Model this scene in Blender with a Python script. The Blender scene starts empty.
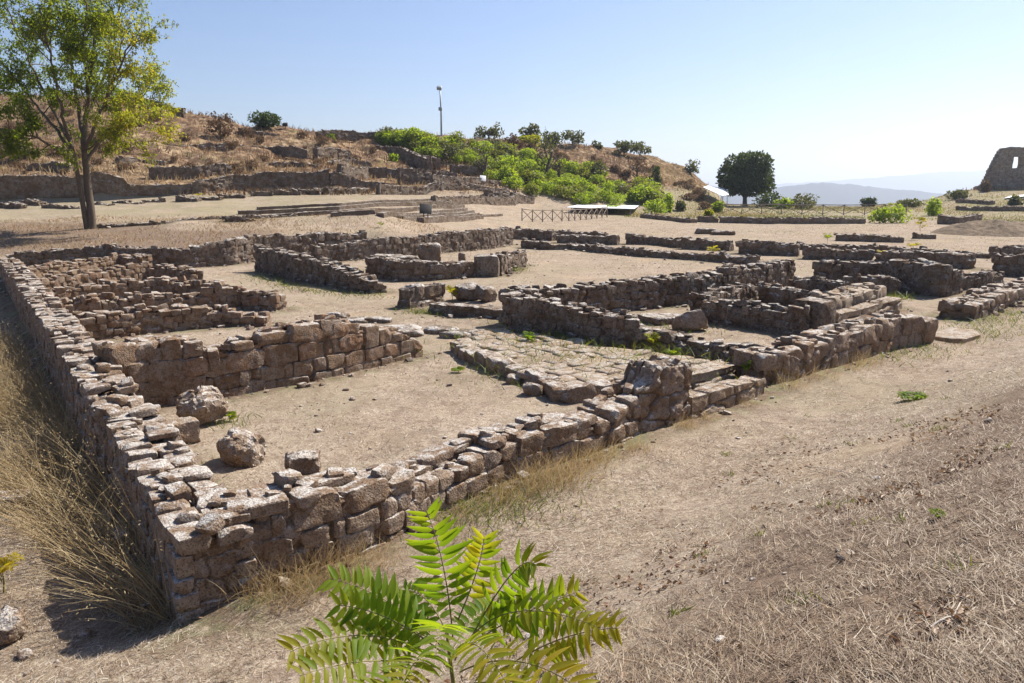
import bpy, math, random
import numpy as np
from mathutils import Vector, Matrix, Euler

random.seed(7)
RNG = np.random.default_rng(7)
SC = bpy.context.scene
COL = SC.collection
R = math.radians

# ------------------------------------------------------------------ camera
CAM_Z = 4.0
FPX = 800.0
PITCH = R(11.07)
CP, SP = math.cos(PITCH), math.sin(PITCH)
cd = bpy.data.cameras.new('camera')
cam = bpy.data.objects.new('camera', cd)
COL.objects.link(cam)
cam.location = (0, 0, CAM_Z)
cam.rotation_euler = (R(90) - PITCH, 0, 0)
cd.sensor_width = 36.0
cd.lens = 36.0 * FPX / 1024.0
cd.clip_start = 0.05
cd.clip_end = 30000
SC.camera = cam


def ray(px, py):
    u, v = (px - 512) / FPX, (341.5 - py) / FPX
    return np.array([u, CP + v * SP, -SP + v * CP])


# ------------------------------------------------------------------ noise
def _h(ix, iy, iz, seed):
    n = (ix.astype(np.int64) * 374761393 + iy.astype(np.int64) * 668265263 + iz.astype(np.int64) * 2147483647
         + seed * 1274126177) & 0xffffffff
    n = ((n ^ (n >> 13)) * 1274126177) & 0xffffffff
    n = ((n ^ (n >> 16)) * 2246822519) & 0xffffffff
    n = n ^ (n >> 15)
    return (n & 0xffffff).astype(np.float64) / float(0xffffff)


def vnoise(p, seed=0):
    p = np.asarray(p, float)
    f = np.floor(p)
    i = f.astype(np.int64)
    t = p - f
    t = t * t * (3 - 2 * t)
    r = 0
    for dx in (0, 1):
        wx = t[..., 0] if dx else 1 - t[..., 0]
        for dy in (0, 1):
            wy = t[..., 1] if dy else 1 - t[..., 1]
            for dz in (0, 1):
                wz = t[..., 2] if dz else 1 - t[..., 2]
                r = r + wx * wy * wz * _h(i[..., 0] + dx, i[..., 1] + dy, i[..., 2] + dz, seed)
    return r * 2 - 1


def fbm(p, octv=3, seed=0):
    p = np.asarray(p, float)
    a, s, r = 1.0, 0.0, 0
    for o in range(octv):
        r = r + a * vnoise(p, seed + o * 17)
        s += a
        a *= .5
        p = p * 2.03
    return r / s


def fbm2(x, y, octv=3, seed=0):
    return fbm(np.stack([x, y, np.zeros_like(x) + .37], -1), octv, seed)


def sstep(a, b, x):
    t = np.clip((x - a) / (b - a), 0, 1)
    return t * t * (3 - 2 * t)


# ------------------------------------------------------------------ mesh helpers
def build(name, v, f, mats, parent=None, tint=None, smooth=True, mi=None, loc=None, sharp=None):
    """v (N,3); f: list of (M,k) integer arrays; links ONE mesh object"""
    v = np.asarray(v, np.float32)
    if not isinstance(f, list):
        f = [f]
    f = [np.asarray(q, np.int32) for q in f if len(q)]
    me = bpy.data.meshes.new(name)
    if loc is not None:
        v = v - np.asarray(loc, np.float32)
    me.vertices.add(len(v))
    me.vertices.foreach_set('co', v.ravel())
    nl = sum(q.size for q in f)
    npol = sum(len(q) for q in f)
    me.loops.add(nl)
    me.polygons.add(npol)
    me.loops.foreach_set('vertex_index', np.concatenate([q.ravel() for q in f]))
    tot = np.concatenate([np.full(len(q), q.shape[1], np.int32) for q in f])
    st = np.zeros(npol, np.int32)
    st[1:] = np.cumsum(tot)[:-1]
    me.polygons.foreach_set('loop_start', st)
    me.polygons.foreach_set('loop_total', tot)
    if not isinstance(mats, (list, tuple)):
        mats = [mats]
    for m in mats:
        me.materials.append(m)
    if mi is not None:
        me.polygons.foreach_set('material_index', np.asarray(mi, np.int32))
    me.polygons.foreach_set('use_smooth', np.full(npol, bool(smooth)))
    if tint is not None:
        a = me.attributes.new('tint', 'FLOAT', 'POINT')
        a.data.foreach_set('value', np.asarray(tint, np.float32))
    me.update(calc_edges=True)
    me.validate()
    if sharp:
        me.set_sharp_from_angle(angle=sharp)
    o = bpy.data.objects.new(name, me)
    COL.objects.link(o)
    if loc is not None:
        o.location = loc
    if parent is not None:
        o.parent = parent
        if loc is None:
            o.matrix_parent_inverse = Matrix.Translation(-Vector(parent.location))
        else:
            o.location = Vector(loc) - Vector(parent.location)
    return o


def empty(name, loc):
    o = bpy.data.objects.new(name, None)
    COL.objects.link(o)
    o.location = loc
    o.empty_display_size = .2
    return o


def tag(o, label=None, cat=None, group=None, kind=None):
    if label: o['label'] = label
    if cat: o['category'] = cat
    if group: o['group'] = group
    if kind: o['kind'] = kind
    return o


class MB:
    """collects boxes, tubes and free faces for one mesh"""
    def __init__(s):
        s.v, s.f, s.t, s.n = [], {}, [], 0

    def add(s, v, f, tint=.5):
        v = np.asarray(v, float)
        s.v.append(v)
        for q in (f if isinstance(f, list) else [f]):
            q = np.asarray(q, int)
            s.f.setdefault(q.shape[1], []).append(q + s.n)
        s.t.append(np.zeros(len(v)) + tint)
        s.n += len(v)

    def box(s, c, size, yaw=0, tilt=(0, 0), bev=.0, tint=.5):
        hx, hy, hz = [q / 2 for q in size]
        if bev <= 0:
            v = np.array([[x, y, z] for x in (-hx, hx) for y in (-hy, hy) for z in (-hz, hz)])
            f = np.array([[0, 1, 3, 2], [4, 6, 7, 5], [0, 4, 5, 1], [2, 3, 7, 6], [0, 2, 6, 4], [1, 5, 7, 3]])
        else:
            T, F = cube_template(3)
            T = T.copy()
            b = np.array([1 - bev / hx, 1 - bev / hy, 1 - bev / hz])
            T = np.where(np.abs(T) < .9, np.sign(T) * b, T)
            k = (np.abs(T) > .99).sum(1)
            for ax in range(3):
                pass
            # pull edge and corner vertices in to the bevel
            for i in range(len(T)):
                if k[i] >= 2:
                    T[i] = np.sign(T[i]) * (b * .35 + .65) * (np.abs(T[i]) > .99) + T[i] * (np.abs(T[i]) <= .99)
            v = T * np.array([hx, hy, hz])
            f = F
        M = np.array(Euler((tilt[0], tilt[1], yaw)).to_matrix())
        s.add(v @ M.T + np.asarray(c), f, tint)

    def tube(s, pts, radii, sides=6, tint=.5, cap=True):
        pts = np.asarray(pts, float)
        n = len(pts)
        radii = np.zeros(n) + radii
        tg = np.gradient(pts, axis=0)
        tg /= np.linalg.norm(tg, axis=1)[:, None] + 1e-9
        up = np.array([0, 0, 1.]) if abs(tg[0][2]) < .9 else np.array([1., 0, 0])
        a = np.cross(tg, up)
        a /= np.linalg.norm(a, axis=1)[:, None] + 1e-9
        b = np.cross(tg, a)
        ang = np.arange(sides) * 2 * np.pi / sides
        v = pts[:, None] + radii[:, None, None] * (np.cos(ang)[None, :, None] * a[:, None] + np.sin(ang)[None, :, None] * b[:, None])
        v = v.reshape(-1, 3)
        f = []
        j = np.arange(sides)
        for i in range(n - 1):
            f.append(np.stack([i * sides + j, i * sides + (j + 1) % sides, (i + 1) * sides + (j + 1) % sides, (i + 1) * sides + j], 1))
        fs = [np.concatenate(f)]
        if cap and sides == 4:
            fs.append(np.array([[(n - 1) * sides + q for q in range(sides)]]))
        elif cap:
            k = len(v)
            v = np.concatenate([v, pts[-1:]])
            fs.append(np.stack([(n - 1) * sides + j, (n - 1) * sides + (j + 1) % sides, np.full(sides, k)], 1))
        s.add(v, fs, tint)

    def build(s, name, mats, parent=None, smooth=True, loc=None):
        return build(name, np.concatenate(s.v), [np.concatenate(q) for q in s.f.values()], mats, parent,
                     np.concatenate(s.t), smooth, loc=loc)


_tpl = {}


def cube_template(n):
    if n in _tpl:
        return _tpl[n]
    idx = {}
    V, F = [], []

    def vid(p):
        k = tuple(np.round(p, 6))
        if k not in idx:
            idx[k] = len(V)
            V.append(p)
        return idx[k]
    g = np.linspace(-1, 1, n + 1)
    for ax in range(3):
        for sg in (-1, 1):
            for i in range(n):
                for j in range(n):
                    q = []
                    for (a, b) in ((i, j), (i + 1, j), (i + 1, j + 1), (i, j + 1)):
                        p = np.zeros(3)
                        p[ax] = sg
                        p[(ax + 1) % 3] = g[a]
                        p[(ax + 2) % 3] = g[b]
                        q.append(vid(p))
                    if sg < 0:
                        q = q[::-1]
                    F.append(q)
    _tpl[n] = (np.array(V), np.array(F))
    return _tpl[n]


def stones(specs, n=5, amp=.03, k=7, skew=.12, freq=5.0, seed=0, chips=7, cut=(.66, .97)):
    """specs: rows (cx,cy,cz,hx,hy,hz,yaw,tx,ty,tint) -> verts, faces, tint"""
    S = np.asarray(specs, float)
    T, F = cube_template(n)
    rg = np.random.default_rng(seed + 991)
    m = len(S)
    nk = (np.abs(T) ** k).sum(1) ** (1.0 / k)
    q = T / nk[:, None]
    P = np.repeat(q[None], m, 0)
    # random skew of the eight corners
    co = rg.uniform(-skew, skew, (m, 2, 2, 2, 3))
    w = (T + 1) / 2
    off = 0
    for a in (0, 1):
        for b in (0, 1):
            for c in (0, 1):
                ww = (w[:, 0] if a else 1 - w[:, 0]) * (w[:, 1] if b else 1 - w[:, 1]) * (w[:, 2] if c else 1 - w[:, 2])
                off = off + ww[None, :, None] * co[:, a, b, c][:, None, :]
    P = P + off
    half = S[:, None, 3:6]
    P = P * half
    # broken faces: random planes shave corners and edges off
    for c_ in range(chips):
        nv_ = rg.normal(size=(m, 1, 3))
        nv_ /= np.linalg.norm(nv_, axis=2, keepdims=True)
        sup = (np.abs(nv_) * half).sum(2, keepdims=True)
        dd = sup * rg.uniform(*cut, (m, 1, 1))
        ov = np.maximum((P * nv_).sum(2, keepdims=True) - dd, 0)
        P = P - ov * nv_
    so = rg.uniform(0, 500, (m, 1, 3))
    N = P * freq + so
    d = np.stack([fbm(N + 31.7 * a, 3, 5 + a) for a in range(3)], -1)
    if n >= 8:
        d = d + np.stack([fbm(N * 4.1 + 11.3 * a, 3, 15 + a) for a in range(3)], -1) * .45
    mn = np.minimum(half.min(-1, keepdims=True), .3) / .16
    P = P + d * amp * np.clip(mn, .3, 1.6)
    yaw, tx, ty = S[:, 6], S[:, 7], S[:, 8]
    x, y, z = P[..., 0], P[..., 1], P[..., 2]
    c, s_ = np.cos(tx)[:, None], np.sin(tx)[:, None]
    y, z = y * c - z * s_, y * s_ + z * c
    c, s_ = np.cos(ty)[:, None], np.sin(ty)[:, None]
    x, z = x * c + z * s_, -x * s_ + z * c
    c, s_ = np.cos(yaw)[:, None], np.sin(yaw)[:, None]
    x, y = x * c - y * s_, x * s_ + y * c
    P = np.stack([x, y, z], -1) + S[:, None, 0:3]
    nv = len(T)
    FF = (F[None] + (np.arange(m) * nv)[:, None, None]).reshape(-1, 4)
    return P.reshape(-1, 3), FF, np.repeat(S[:, 9], nv)


def blades(roots, vec, width, bend, seg=3, tint=None, seed=0):
    """thin grass blades as tapered strips; vec (N,3) tip offset, bend (N,3) extra droop at the tip"""
    N = len(roots)
    rg = np.random.default_rng(seed)
    t = np.linspace(0, 1, seg + 1)
    ctr = roots[:, None] + vec[:, None] * t[None, :, None] + bend[:, None] * (t ** 2)[None, :, None]
    ang = rg.uniform(0, np.pi * 2, N)
    side = np.stack([np.cos(ang), np.sin(ang), np.zeros(N)], -1)
    d = vec / (np.linalg.norm(vec, axis=1)[:, None] + 1e-9)
    side = side - d * (side * d).sum(1)[:, None]
    side /= np.linalg.norm(side, axis=1)[:, None] + 1e-9
    w = (np.asarray(width) * np.ones(N))[:, None] * (1 - .85 * t ** 1.5)[None]
    a = ctr + side[:, None] * w[..., None] * .5
    b = ctr - side[:, None] * w[..., None] * .5
    v = np.stack([a, b], 2).reshape(-1, 3)
    base = (np.arange(N) * 2 * (seg + 1))[:, None]
    f = []
    for i in range(seg):
        f.append(np.concatenate([base + 2 * i, base + 2 * i + 1, base + 2 * i + 3, base + 2 * i + 2], 1))
    tt = np.repeat(tint if tint is not None else rg.uniform(0, 1, N), 2 * (seg + 1))
    return v, np.concatenate(f), tt


def leaves(ctr, axis, nrm, L, W, tint=None, seed=0, fold=.0):
    """pointed oval leaves, six vertices each: base, two low sides, two high sides, tip (two quads + shape)"""
    N = len(ctr)
    axis = axis / (np.linalg.norm(axis, axis=1)[:, None] + 1e-9)
    nrm = nrm - axis * (nrm * axis).sum(1)[:, None]
    nrm /= np.linalg.norm(nrm, axis=1)[:, None] + 1e-9
    side = np.cross(axis, nrm)
    L = (np.zeros(N) + L)[:, None]
    W = (np.zeros(N) + W)[:, None]
    up = nrm * W * fold
    p = [ctr, ctr + axis * L * .3 + side * W * .5 + up, ctr + axis * L * .65 + side * W * .38 + up, ctr + axis * L - nrm * L * .06,
         ctr + axis * L * .65 - side * W * .38 + up, ctr + axis * L * .3 - side * W * .5 + up]
    v = np.stack(p, 1).reshape(-1, 3)
    b = (np.arange(N) * 6)[:, None]
    f = np.concatenate([np.concatenate([b, b + 1, b + 2, b + 3], 1), np.concatenate([b, b + 3, b + 4, b + 5], 1)])
    tt = np.repeat(tint if tint is not None else np.random.default_rng(seed).uniform(0, 1, N), 6)
    return v, f, tt


# ------------------------------------------------------------------ materials
def mat(name):
    m = bpy.data.materials.new(name)
    m.use_nodes = True
    nt = m.node_tree
    nt.nodes.clear()
    out = nt.nodes.new('ShaderNodeOutputMaterial')
    b = nt.nodes.new('ShaderNodeBsdfPrincipled')
    nt.links.new(b.outputs[0], out.inputs[0])
    b.inputs['Roughness'].default_value = .9
    b.inputs['Specular IOR Level'].default_value = .15
    return m, nt, b, out


class NT:
    def __init__(s, nt):
        s.nt = nt

    def n(s, t, **kw):
        q = s.nt.nodes.new(t)
        for k, v in kw.items():
            setattr(q, k, v)
        return q

    def ln(s, a, b):
        s.nt.links.new(a, b)

    def pos(s, obj=False):
        if obj:
            return s.n('ShaderNodeTexCoord').outputs['Object']
        return s.n('ShaderNodeNewGeometry').outputs['Position']

    def noise(s, vec, scale, detail=4, rough=.6, dist=0):
        q = s.n('ShaderNodeTexNoise')
        q.inputs['Scale'].default_value = scale
        q.inputs['Detail'].default_value = detail
        q.inputs['Roughness'].default_value = rough
        q.inputs['Distortion'].default_value = dist
        s.ln(vec, q.inputs['Vector'])
        return q.outputs['Fac']

    def voro(s, vec, scale, feat='F1'):
        q = s.n('ShaderNodeTexVoronoi', feature=feat)
        q.inputs['Scale'].default_value = scale
        s.ln(vec, q.inputs['Vector'])
        return q.outputs['Distance']

    def rng(s, val, a, b, c=0, d=1):
        q = s.n('ShaderNodeMapRange')
        q.interpolation_type = 'SMOOTHSTEP'
        s.ln(val, q.inputs[0])
        for i, x in enumerate((a, b, c, d)):
            q.inputs[i + 1].default_value = x
        return q.outputs[0]

    def math(s, op, a, b=None, c=None):
        q = s.n('ShaderNodeMath', operation=op)
        for i, x in enumerate((a, b, c)):
            if x is None: continue
            if isinstance(x, (int, float)):
                q.inputs[i].default_value = x
            else:
                s.ln(x, q.inputs[i])
        return q.outputs[0]

    def ramp(s, val, stops, interp='LINEAR'):
        q = s.n('ShaderNodeValToRGB')
        q.color_ramp.interpolation = interp
        e = q.color_ramp.elements
        while len(e) < len(stops):
            e.new(.5)
        for el, (p, c) in zip(e, stops):
            el.position = p
            el.color = (*c, 1)
        s.ln(val, q.inputs[0])
        return q.outputs[0]

    def mix(s, fac, a, b, blend='MIX'):
        q = s.n('ShaderNodeMix', data_type='RGBA', blend_type=blend)
        for i, x in ((0, fac), (6, a), (7, b)):
            if isinstance(x, (int, float)):
                q.inputs[i].default_value = x
            elif isinstance(x, tuple):
                q.inputs[i].default_value = (*x, 1)
            else:
                s.ln(x, q.inputs[i])
        return q.outputs[2]

    def bump(s, h, strength, dist, prev=None):
        q = s.n('ShaderNodeBump')
        q.inputs['Strength'].default_value = strength
        q.inputs['Distance'].default_value = dist
        s.ln(h, q.inputs['Height'])
        if prev is not None:
            s.ln(prev, q.inputs['Normal'])
        return q.outputs[0]

    def attr(s, name='tint'):
        return s.n('ShaderNodeAttribute', attribute_name=name).outputs['Fac']


def stone_mat(name, cols, lichen_sun=(.56, .51, .45), lich_sun=.85, dark=.5, fine=1.0):
    m, nt, b, out = mat(name)
    N = NT(nt)
    p = N.pos()
    base = N.ramp(N.attr(), [(i / (len(cols) - 1), c) for i, c in enumerate(cols)])
    n1 = N.noise(p, 2.2 * fine, 5, .65)
    base = N.mix(N.rng(n1, .3, .7), base, N.mix(1.0, base, (.80, .72, .64), 'MULTIPLY'))
    # rusty stains
    st = N.noise(p, 1.1 * fine, 4, .6, .6)
    base = N.mix(N.rng(st, .58, .78, 0, .35), base, (.30, .175, .10))
    # pale crustose lichens, plus sunlit brightness painted onto upward faces
    geo = N.n('ShaderNodeNewGeometry')
    sep = N.n('ShaderNodeSeparateXYZ')
    N.ln(geo.outputs['Normal'], sep.inputs[0])
    up = N.rng(sep.outputs[2], .25, .9)
    n2 = N.noise(p, 5.5 * fine, 6, .7)
    lf = N.math('MULTIPLY', N.rng(n2, .42, .60), N.math('ADD', N.math('MULTIPLY', up, lich_sun), .20))
    base = N.mix(lf, base, lichen_sun)
    # dark lichens, and pores with their inner shade painted in
    n3 = N.noise(p, 16 * fine, 5, .7)
    base = N.mix(N.rng(n3, .53, .63, 0, dark), base, (.06, .047, .038))
    n4 = N.noise(p, 48 * fine, 4, .72)
    base = N.mix(N.rng(n4, .34, .50, .85, 0), base, (.055, .04, .03))
    base = N.mix(N.rng(N.attr('joint'), .35, 1, 0, .85), base, (.15, .105, .07))
    N.ln(base, b.inputs['Base Color'])
    h = N.math('ADD', N.math('MULTIPLY', N.noise(p, 14 * fine, 6, .7), .7), N.math('MULTIPLY', N.voro(p, 38 * fine), .35))
    bp = N.bump(h, .9, .04 / fine)
    bp = N.bump(n4, .7, .014, bp)
    N.ln(bp, b.inputs['Normal'])
    b.inputs['Roughness'].default_value = .95
    b.inputs['Specular IOR Level'].default_value = .08
    return m


def foliage_mat(name, cols, trans=.45, gloss=.35, through=(1.9, 1.75, .6)):
    m, nt, b, out = mat(name)
    N = NT(nt)
    base = N.ramp(N.attr(), [(i / (len(cols) - 1), c) for i, c in enumerate(cols)])
    N.ln(base, b.inputs['Base Color'])
    b.inputs['Roughness'].default_value = .5
    b.inputs['Specular IOR Level'].default_value = gloss
    tr = N.n('ShaderNodeBsdfTranslucent')
    N.ln(N.mix(1.0, base, through, 'MULTIPLY'), tr.inputs[0])
    mx = N.n('ShaderNodeMixShader')
    mx.inputs[0].default_value = trans
    N.ln(b.outputs[0], mx.inputs[1])
    N.ln(tr.outputs[0], mx.inputs[2])
    N.ln(mx.outputs[0], out.inputs[0])
    return m


def plain_mat(name, col, rough=.8, metal=0, noise=.25, sc=8):
    m, nt, b, out = mat(name)
    N = NT(nt)
    n = N.noise(N.pos(), sc, 4)
    N.ln(N.mix(N.rng(n, .3, .7, 0, noise), col, tuple(c * .5 for c in col)), b.inputs['Base Color'])
    b.inputs['Roughness'].default_value = rough
    b.inputs['Metallic'].default_value = metal
    return m

# ------------------------------------------------------------------ terrain
def zy(Y, py):
    return CAM_Z + Y * math.tan(math.atan((341.5 - py) / FPX) - PITCH)


# per azimuth column: distance and height (as a sight line) of the ground profile beyond the excavated houses
_cols = [
    (-150, [(36, None, 0), (37, None, .45), (50, 230), (62, 217), (75, 204), (76.2, 183), (92, 142), (115, 92)]),
    (0, [(37.5, None, 0), (38.7, None, .5), (50, 229.5), (62, 216), (75, 204), (76.2, 182), (92, 142), (115, 96)]),
    (100, [(38.7, None, 0), (39.9, None, .75), (50, 228), (62, 213), (76, 201), (77.2, 182), (92, 142), (114, 98)]),
    (160, [(39.2, None, 0), (40.4, None, .75), (50, 225), (64, 211), (78, 197), (79.2, 186), (94, 147), (115, 103)]),
    (190, [(39.6, None, 0), (40.8, None, .8), (50, 223), (64, 211), (79, 194), (80.2, 186), (95, 152), (115, 112)]),
    (256, [(43, None, 0), (44.2, None, 1.1), (52, 221), (64, 213), (83, 191.5), (84.2, 178), (100, 152), (118, 125)]),
    (330, [(47, None, 0), (48.2, None, 1.1), (55, 216), (65, 211), (86, 190), (87.2, 174), (105, 155), (123, 132)]),
    (370, [(49.5, None, 0), (50.7, None, 1.1), (56, 213), (66, 211), (89, 191.5), (90.2, 186), (110, 159), (127, 133)]),
    (430, [(52, None, 0), (53, None, .8), (58, 225.5), (69, 214), (92, 195), (93, 189), (112, 163), (130, 137)]),
    (470, [(54, None, 0), (55, None, .2), (62, 228), (74, 216.5), (95, 200), (96, 193), (115, 168), (134, 139)]),
    (500, [(55, None, 0), (56, None, .05), (65, 229), (80, 217), (99, 204), (100, 198), (118, 172), (138, 140)]),
    (540, [(58, None, 0), (59, None, .0), (70, None, 0.05), (85, 219), (103, 210), (104, 208), (123, 177), (146, 142)]),
    (590, [(60, None, 0), (61, None, .0), (74, None, 0.05), (90, 219), (106, 212), (107, 210), (127, 181), (152, 146)]),
    (640, [(60, None, 0), (61, None, .0), (75, None, 0.0), (90, 220), (110, 213), (111, 211), (131, 184), (155, 153)]),
    (680, [(60, None, 0), (61, None, .0), (75, None, 0.0), (90, None, 0), (114, 213), (115, 212), (134, 190), (155, 166)]),
    (705, [(60, None, 0), (61, None, .0), (75, None, 0.0), (90, None, 0), (116, 212), (117, 211), (135, 199), (152, 184)]),
    (728, [(60, None, 0), (61, None, .0), (75, None, 0.0), (90, None, 0), (116, None, 0), (117, None, 0), (135, 207), (150, 205)]),
    (850, [(60, None, 0), (61, None, .0), (75, None, 0.0), (90, None, 0), (116, None, 0), (117, None, 0), (135, None, 0), (150, None, 0)]),
    (915, [(60, None, 0), (61, None, .0), (75, None, 0.0), (90, None, 0), (116, 211), (117, 211), (135, 206), (150, 202)]),
    (965, [(60, None, 0), (61, None, .0), (75, None, 0.0), (90, None, 0), (112, 213), (117, 209), (135, 199), (150, 190)]),
    (1030, [(60, None, 0), (61, None, .0), (75, None, 0.0), (92, None, 0), (108, 210), (117, 205), (135, 197), (150, 188)]),
    (1250, [(60, None, 0), (61, None, .0), (75, None, 0.0), (92, None, 0), (108, 208), (117, 203), (135, 195), (150, 185)]),
]
_S, _Y, _Z = [], [], []
for px, pts in _cols:
    _S.append((px - 512) / FPX / 1.01)
    ys = [p[0] for p in pts]
    zs = [p[2] if p[1] is None else zy(p[0], p[1]) for p in pts]
    zc = zs[-1]
    ys += [ys[-1] + 14, ys[-1] + 60, 700, 1600, 12000]
    zs += [zc * .97 - .3, zc * .6 - 7, -110, -180, -200]
    _Y.append(ys)
    _Z.append(zs)
_S, _Y, _Z = np.array(_S), np.array(_Y), np.array(_Z)

# foot of the front wall: the bank in front of it climbs to where the photographer stands
_fa = np.array([-2.4, 7.0])
_fd = np.array([.70, .714])
_fd /= np.linalg.norm(_fd)


def height(x, y, fine=True):
    x = np.asarray(x, float)
    y = np.asarray(y, float)
    shp = x.shape
    x, y = x.ravel(), y.ravel()
    yy = np.maximum(y, .5)
    s = np.clip(x / yy, _S[0] * 1.0, _S[-1])
    i = np.clip(np.searchsorted(_S, s) - 1, 0, len(_S) - 2)
    t = np.clip((s - _S[i]) / (_S[i + 1] - _S[i]), 0, 1)
    t = t * t * (3 - 2 * t) * .5 + t * .5
    Yc = _Y[i] * (1 - t)[:, None] + _Y[i + 1] * t[:, None]
    Zc = _Z[i] * (1 - t)[:, None] + _Z[i + 1] * t[:, None]
    k = np.clip((Yc < y[:, None]).sum(1) - 1, 0, Yc.shape[1] - 2)
    r = np.arange(len(x))
    y0, y1, z0, z1 = Yc[r, k], Yc[r, k + 1], Zc[r, k], Zc[r, k + 1]
    w = np.clip((y - y0) / (y1 - y0 + 1e-9), 0, 1)
    w = np.where(k >= 6, w * w * (3 - 2 * w) * .35 + w * .65, w)
    z = np.where(y < Yc[:, 0], 0, z0 + (z1 - z0) * w)
    # bank towards the camera
    tx = (x - _fa[0]) * .714 - (y - _fa[1]) * .70
    al = (x - _fa[0]) * _fd[0] + (y - _fa[1]) * _fd[1]
    bank = 2.35 * sstep(.8, 7.2, tx) + .10 * sstep(7, 14, tx)
    bank = bank * (1 - .55 * sstep(8, 26, al)) * sstep(-6.5, -1.5, al + tx * .35)
    z = z + bank
    # hollow outside the long left wall
    dl = (x + 2.4) * .60 + (y - 7.0) * .62   # about 0 along that wall
    wl = (x - (-2.75)) * .8192 + (y - 7.4) * .5736
    along = -(x + 2.75) * .5736 + (y - 7.4) * .8192
    ditch = sstep(.0, -.9, wl) * (1 - sstep(-2.2, -4.5, wl)) * sstep(-.8, .6, along) * (1 - sstep(22, 30, along))
    z = z - .38 * ditch
    if fine:
        near = 1 - sstep(28, 45, y)
        far = sstep(45, 70, y)
        z = z + near * (.045 * fbm2(x * .9, y * .9, 3, 3) + .018 * fbm2(x * 5, y * 5, 3, 9)) * 1.0 + near * .030 * fbm2(x * 7, y * 7, 3, 13) * sstep(2, 4.5, tx)
        mid = sstep(10, 30, y) * (1 - sstep(200, 400, y))
        z = z + mid * .05 * fbm2(x * .5, y * .5, 3, 4) + sstep(.5, 1.2, z) * (y > 40) * (y < 75) * .16 * fbm2(x * .35, y * .35, 3, 64)
        hill = sstep(3.8, 7, z) * sstep(70, 85, y) * (1 - sstep(300, 600, y))
        z = z + hill * (1.1 * fbm2(x * .16, y * .16, 3, 21) + .6 * fbm2(x * .55, y * .55, 3, 23))
        z = z + sstep(300, 900, y) * 14 * fbm2(x * .003, y * .003, 4, 25)
    return z.reshape(shp)


def hz(x, y):
    return float(height(np.array([x]), np.array([y]))[0])


_tt = np.concatenate([np.linspace(2, 60, 1200), np.linspace(60.05, 400, 1700)])


def at(px, py, z=None):
    """the point of the ground (or of a level z) seen at a pixel of the photograph"""
    d = ray(px, py)
    if z is not None:
        t = (z - CAM_Z) / d[2]
        return np.array([0, 0, CAM_Z]) + d * t
    P = np.array([0, 0, CAM_Z])[None] + d[None] * _tt[:, None]
    h = height(P[:, 0], P[:, 1], False)
    b = np.nonzero(P[:, 2] <= h)[0]
    if len(b) == 0:
        t = 150 / d[1]
        q = np.array([0, 0, CAM_Z]) + d * t
        return np.array([q[0], q[1], hz(q[0], q[1])])
    q = P[b[0]]
    return np.array([q[0], q[1], hz(q[0], q[1])])


def zat(Y, px, py):
    """height of a sight line at distance Y"""
    d = ray(px, py)
    return CAM_Z + d[2] * Y / d[1]


def spot(px, py, Y):
    d = ray(px, py)
    t = Y / d[1]
    return np.array([d[0] * t, Y, CAM_Z + d[2] * t])


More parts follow.
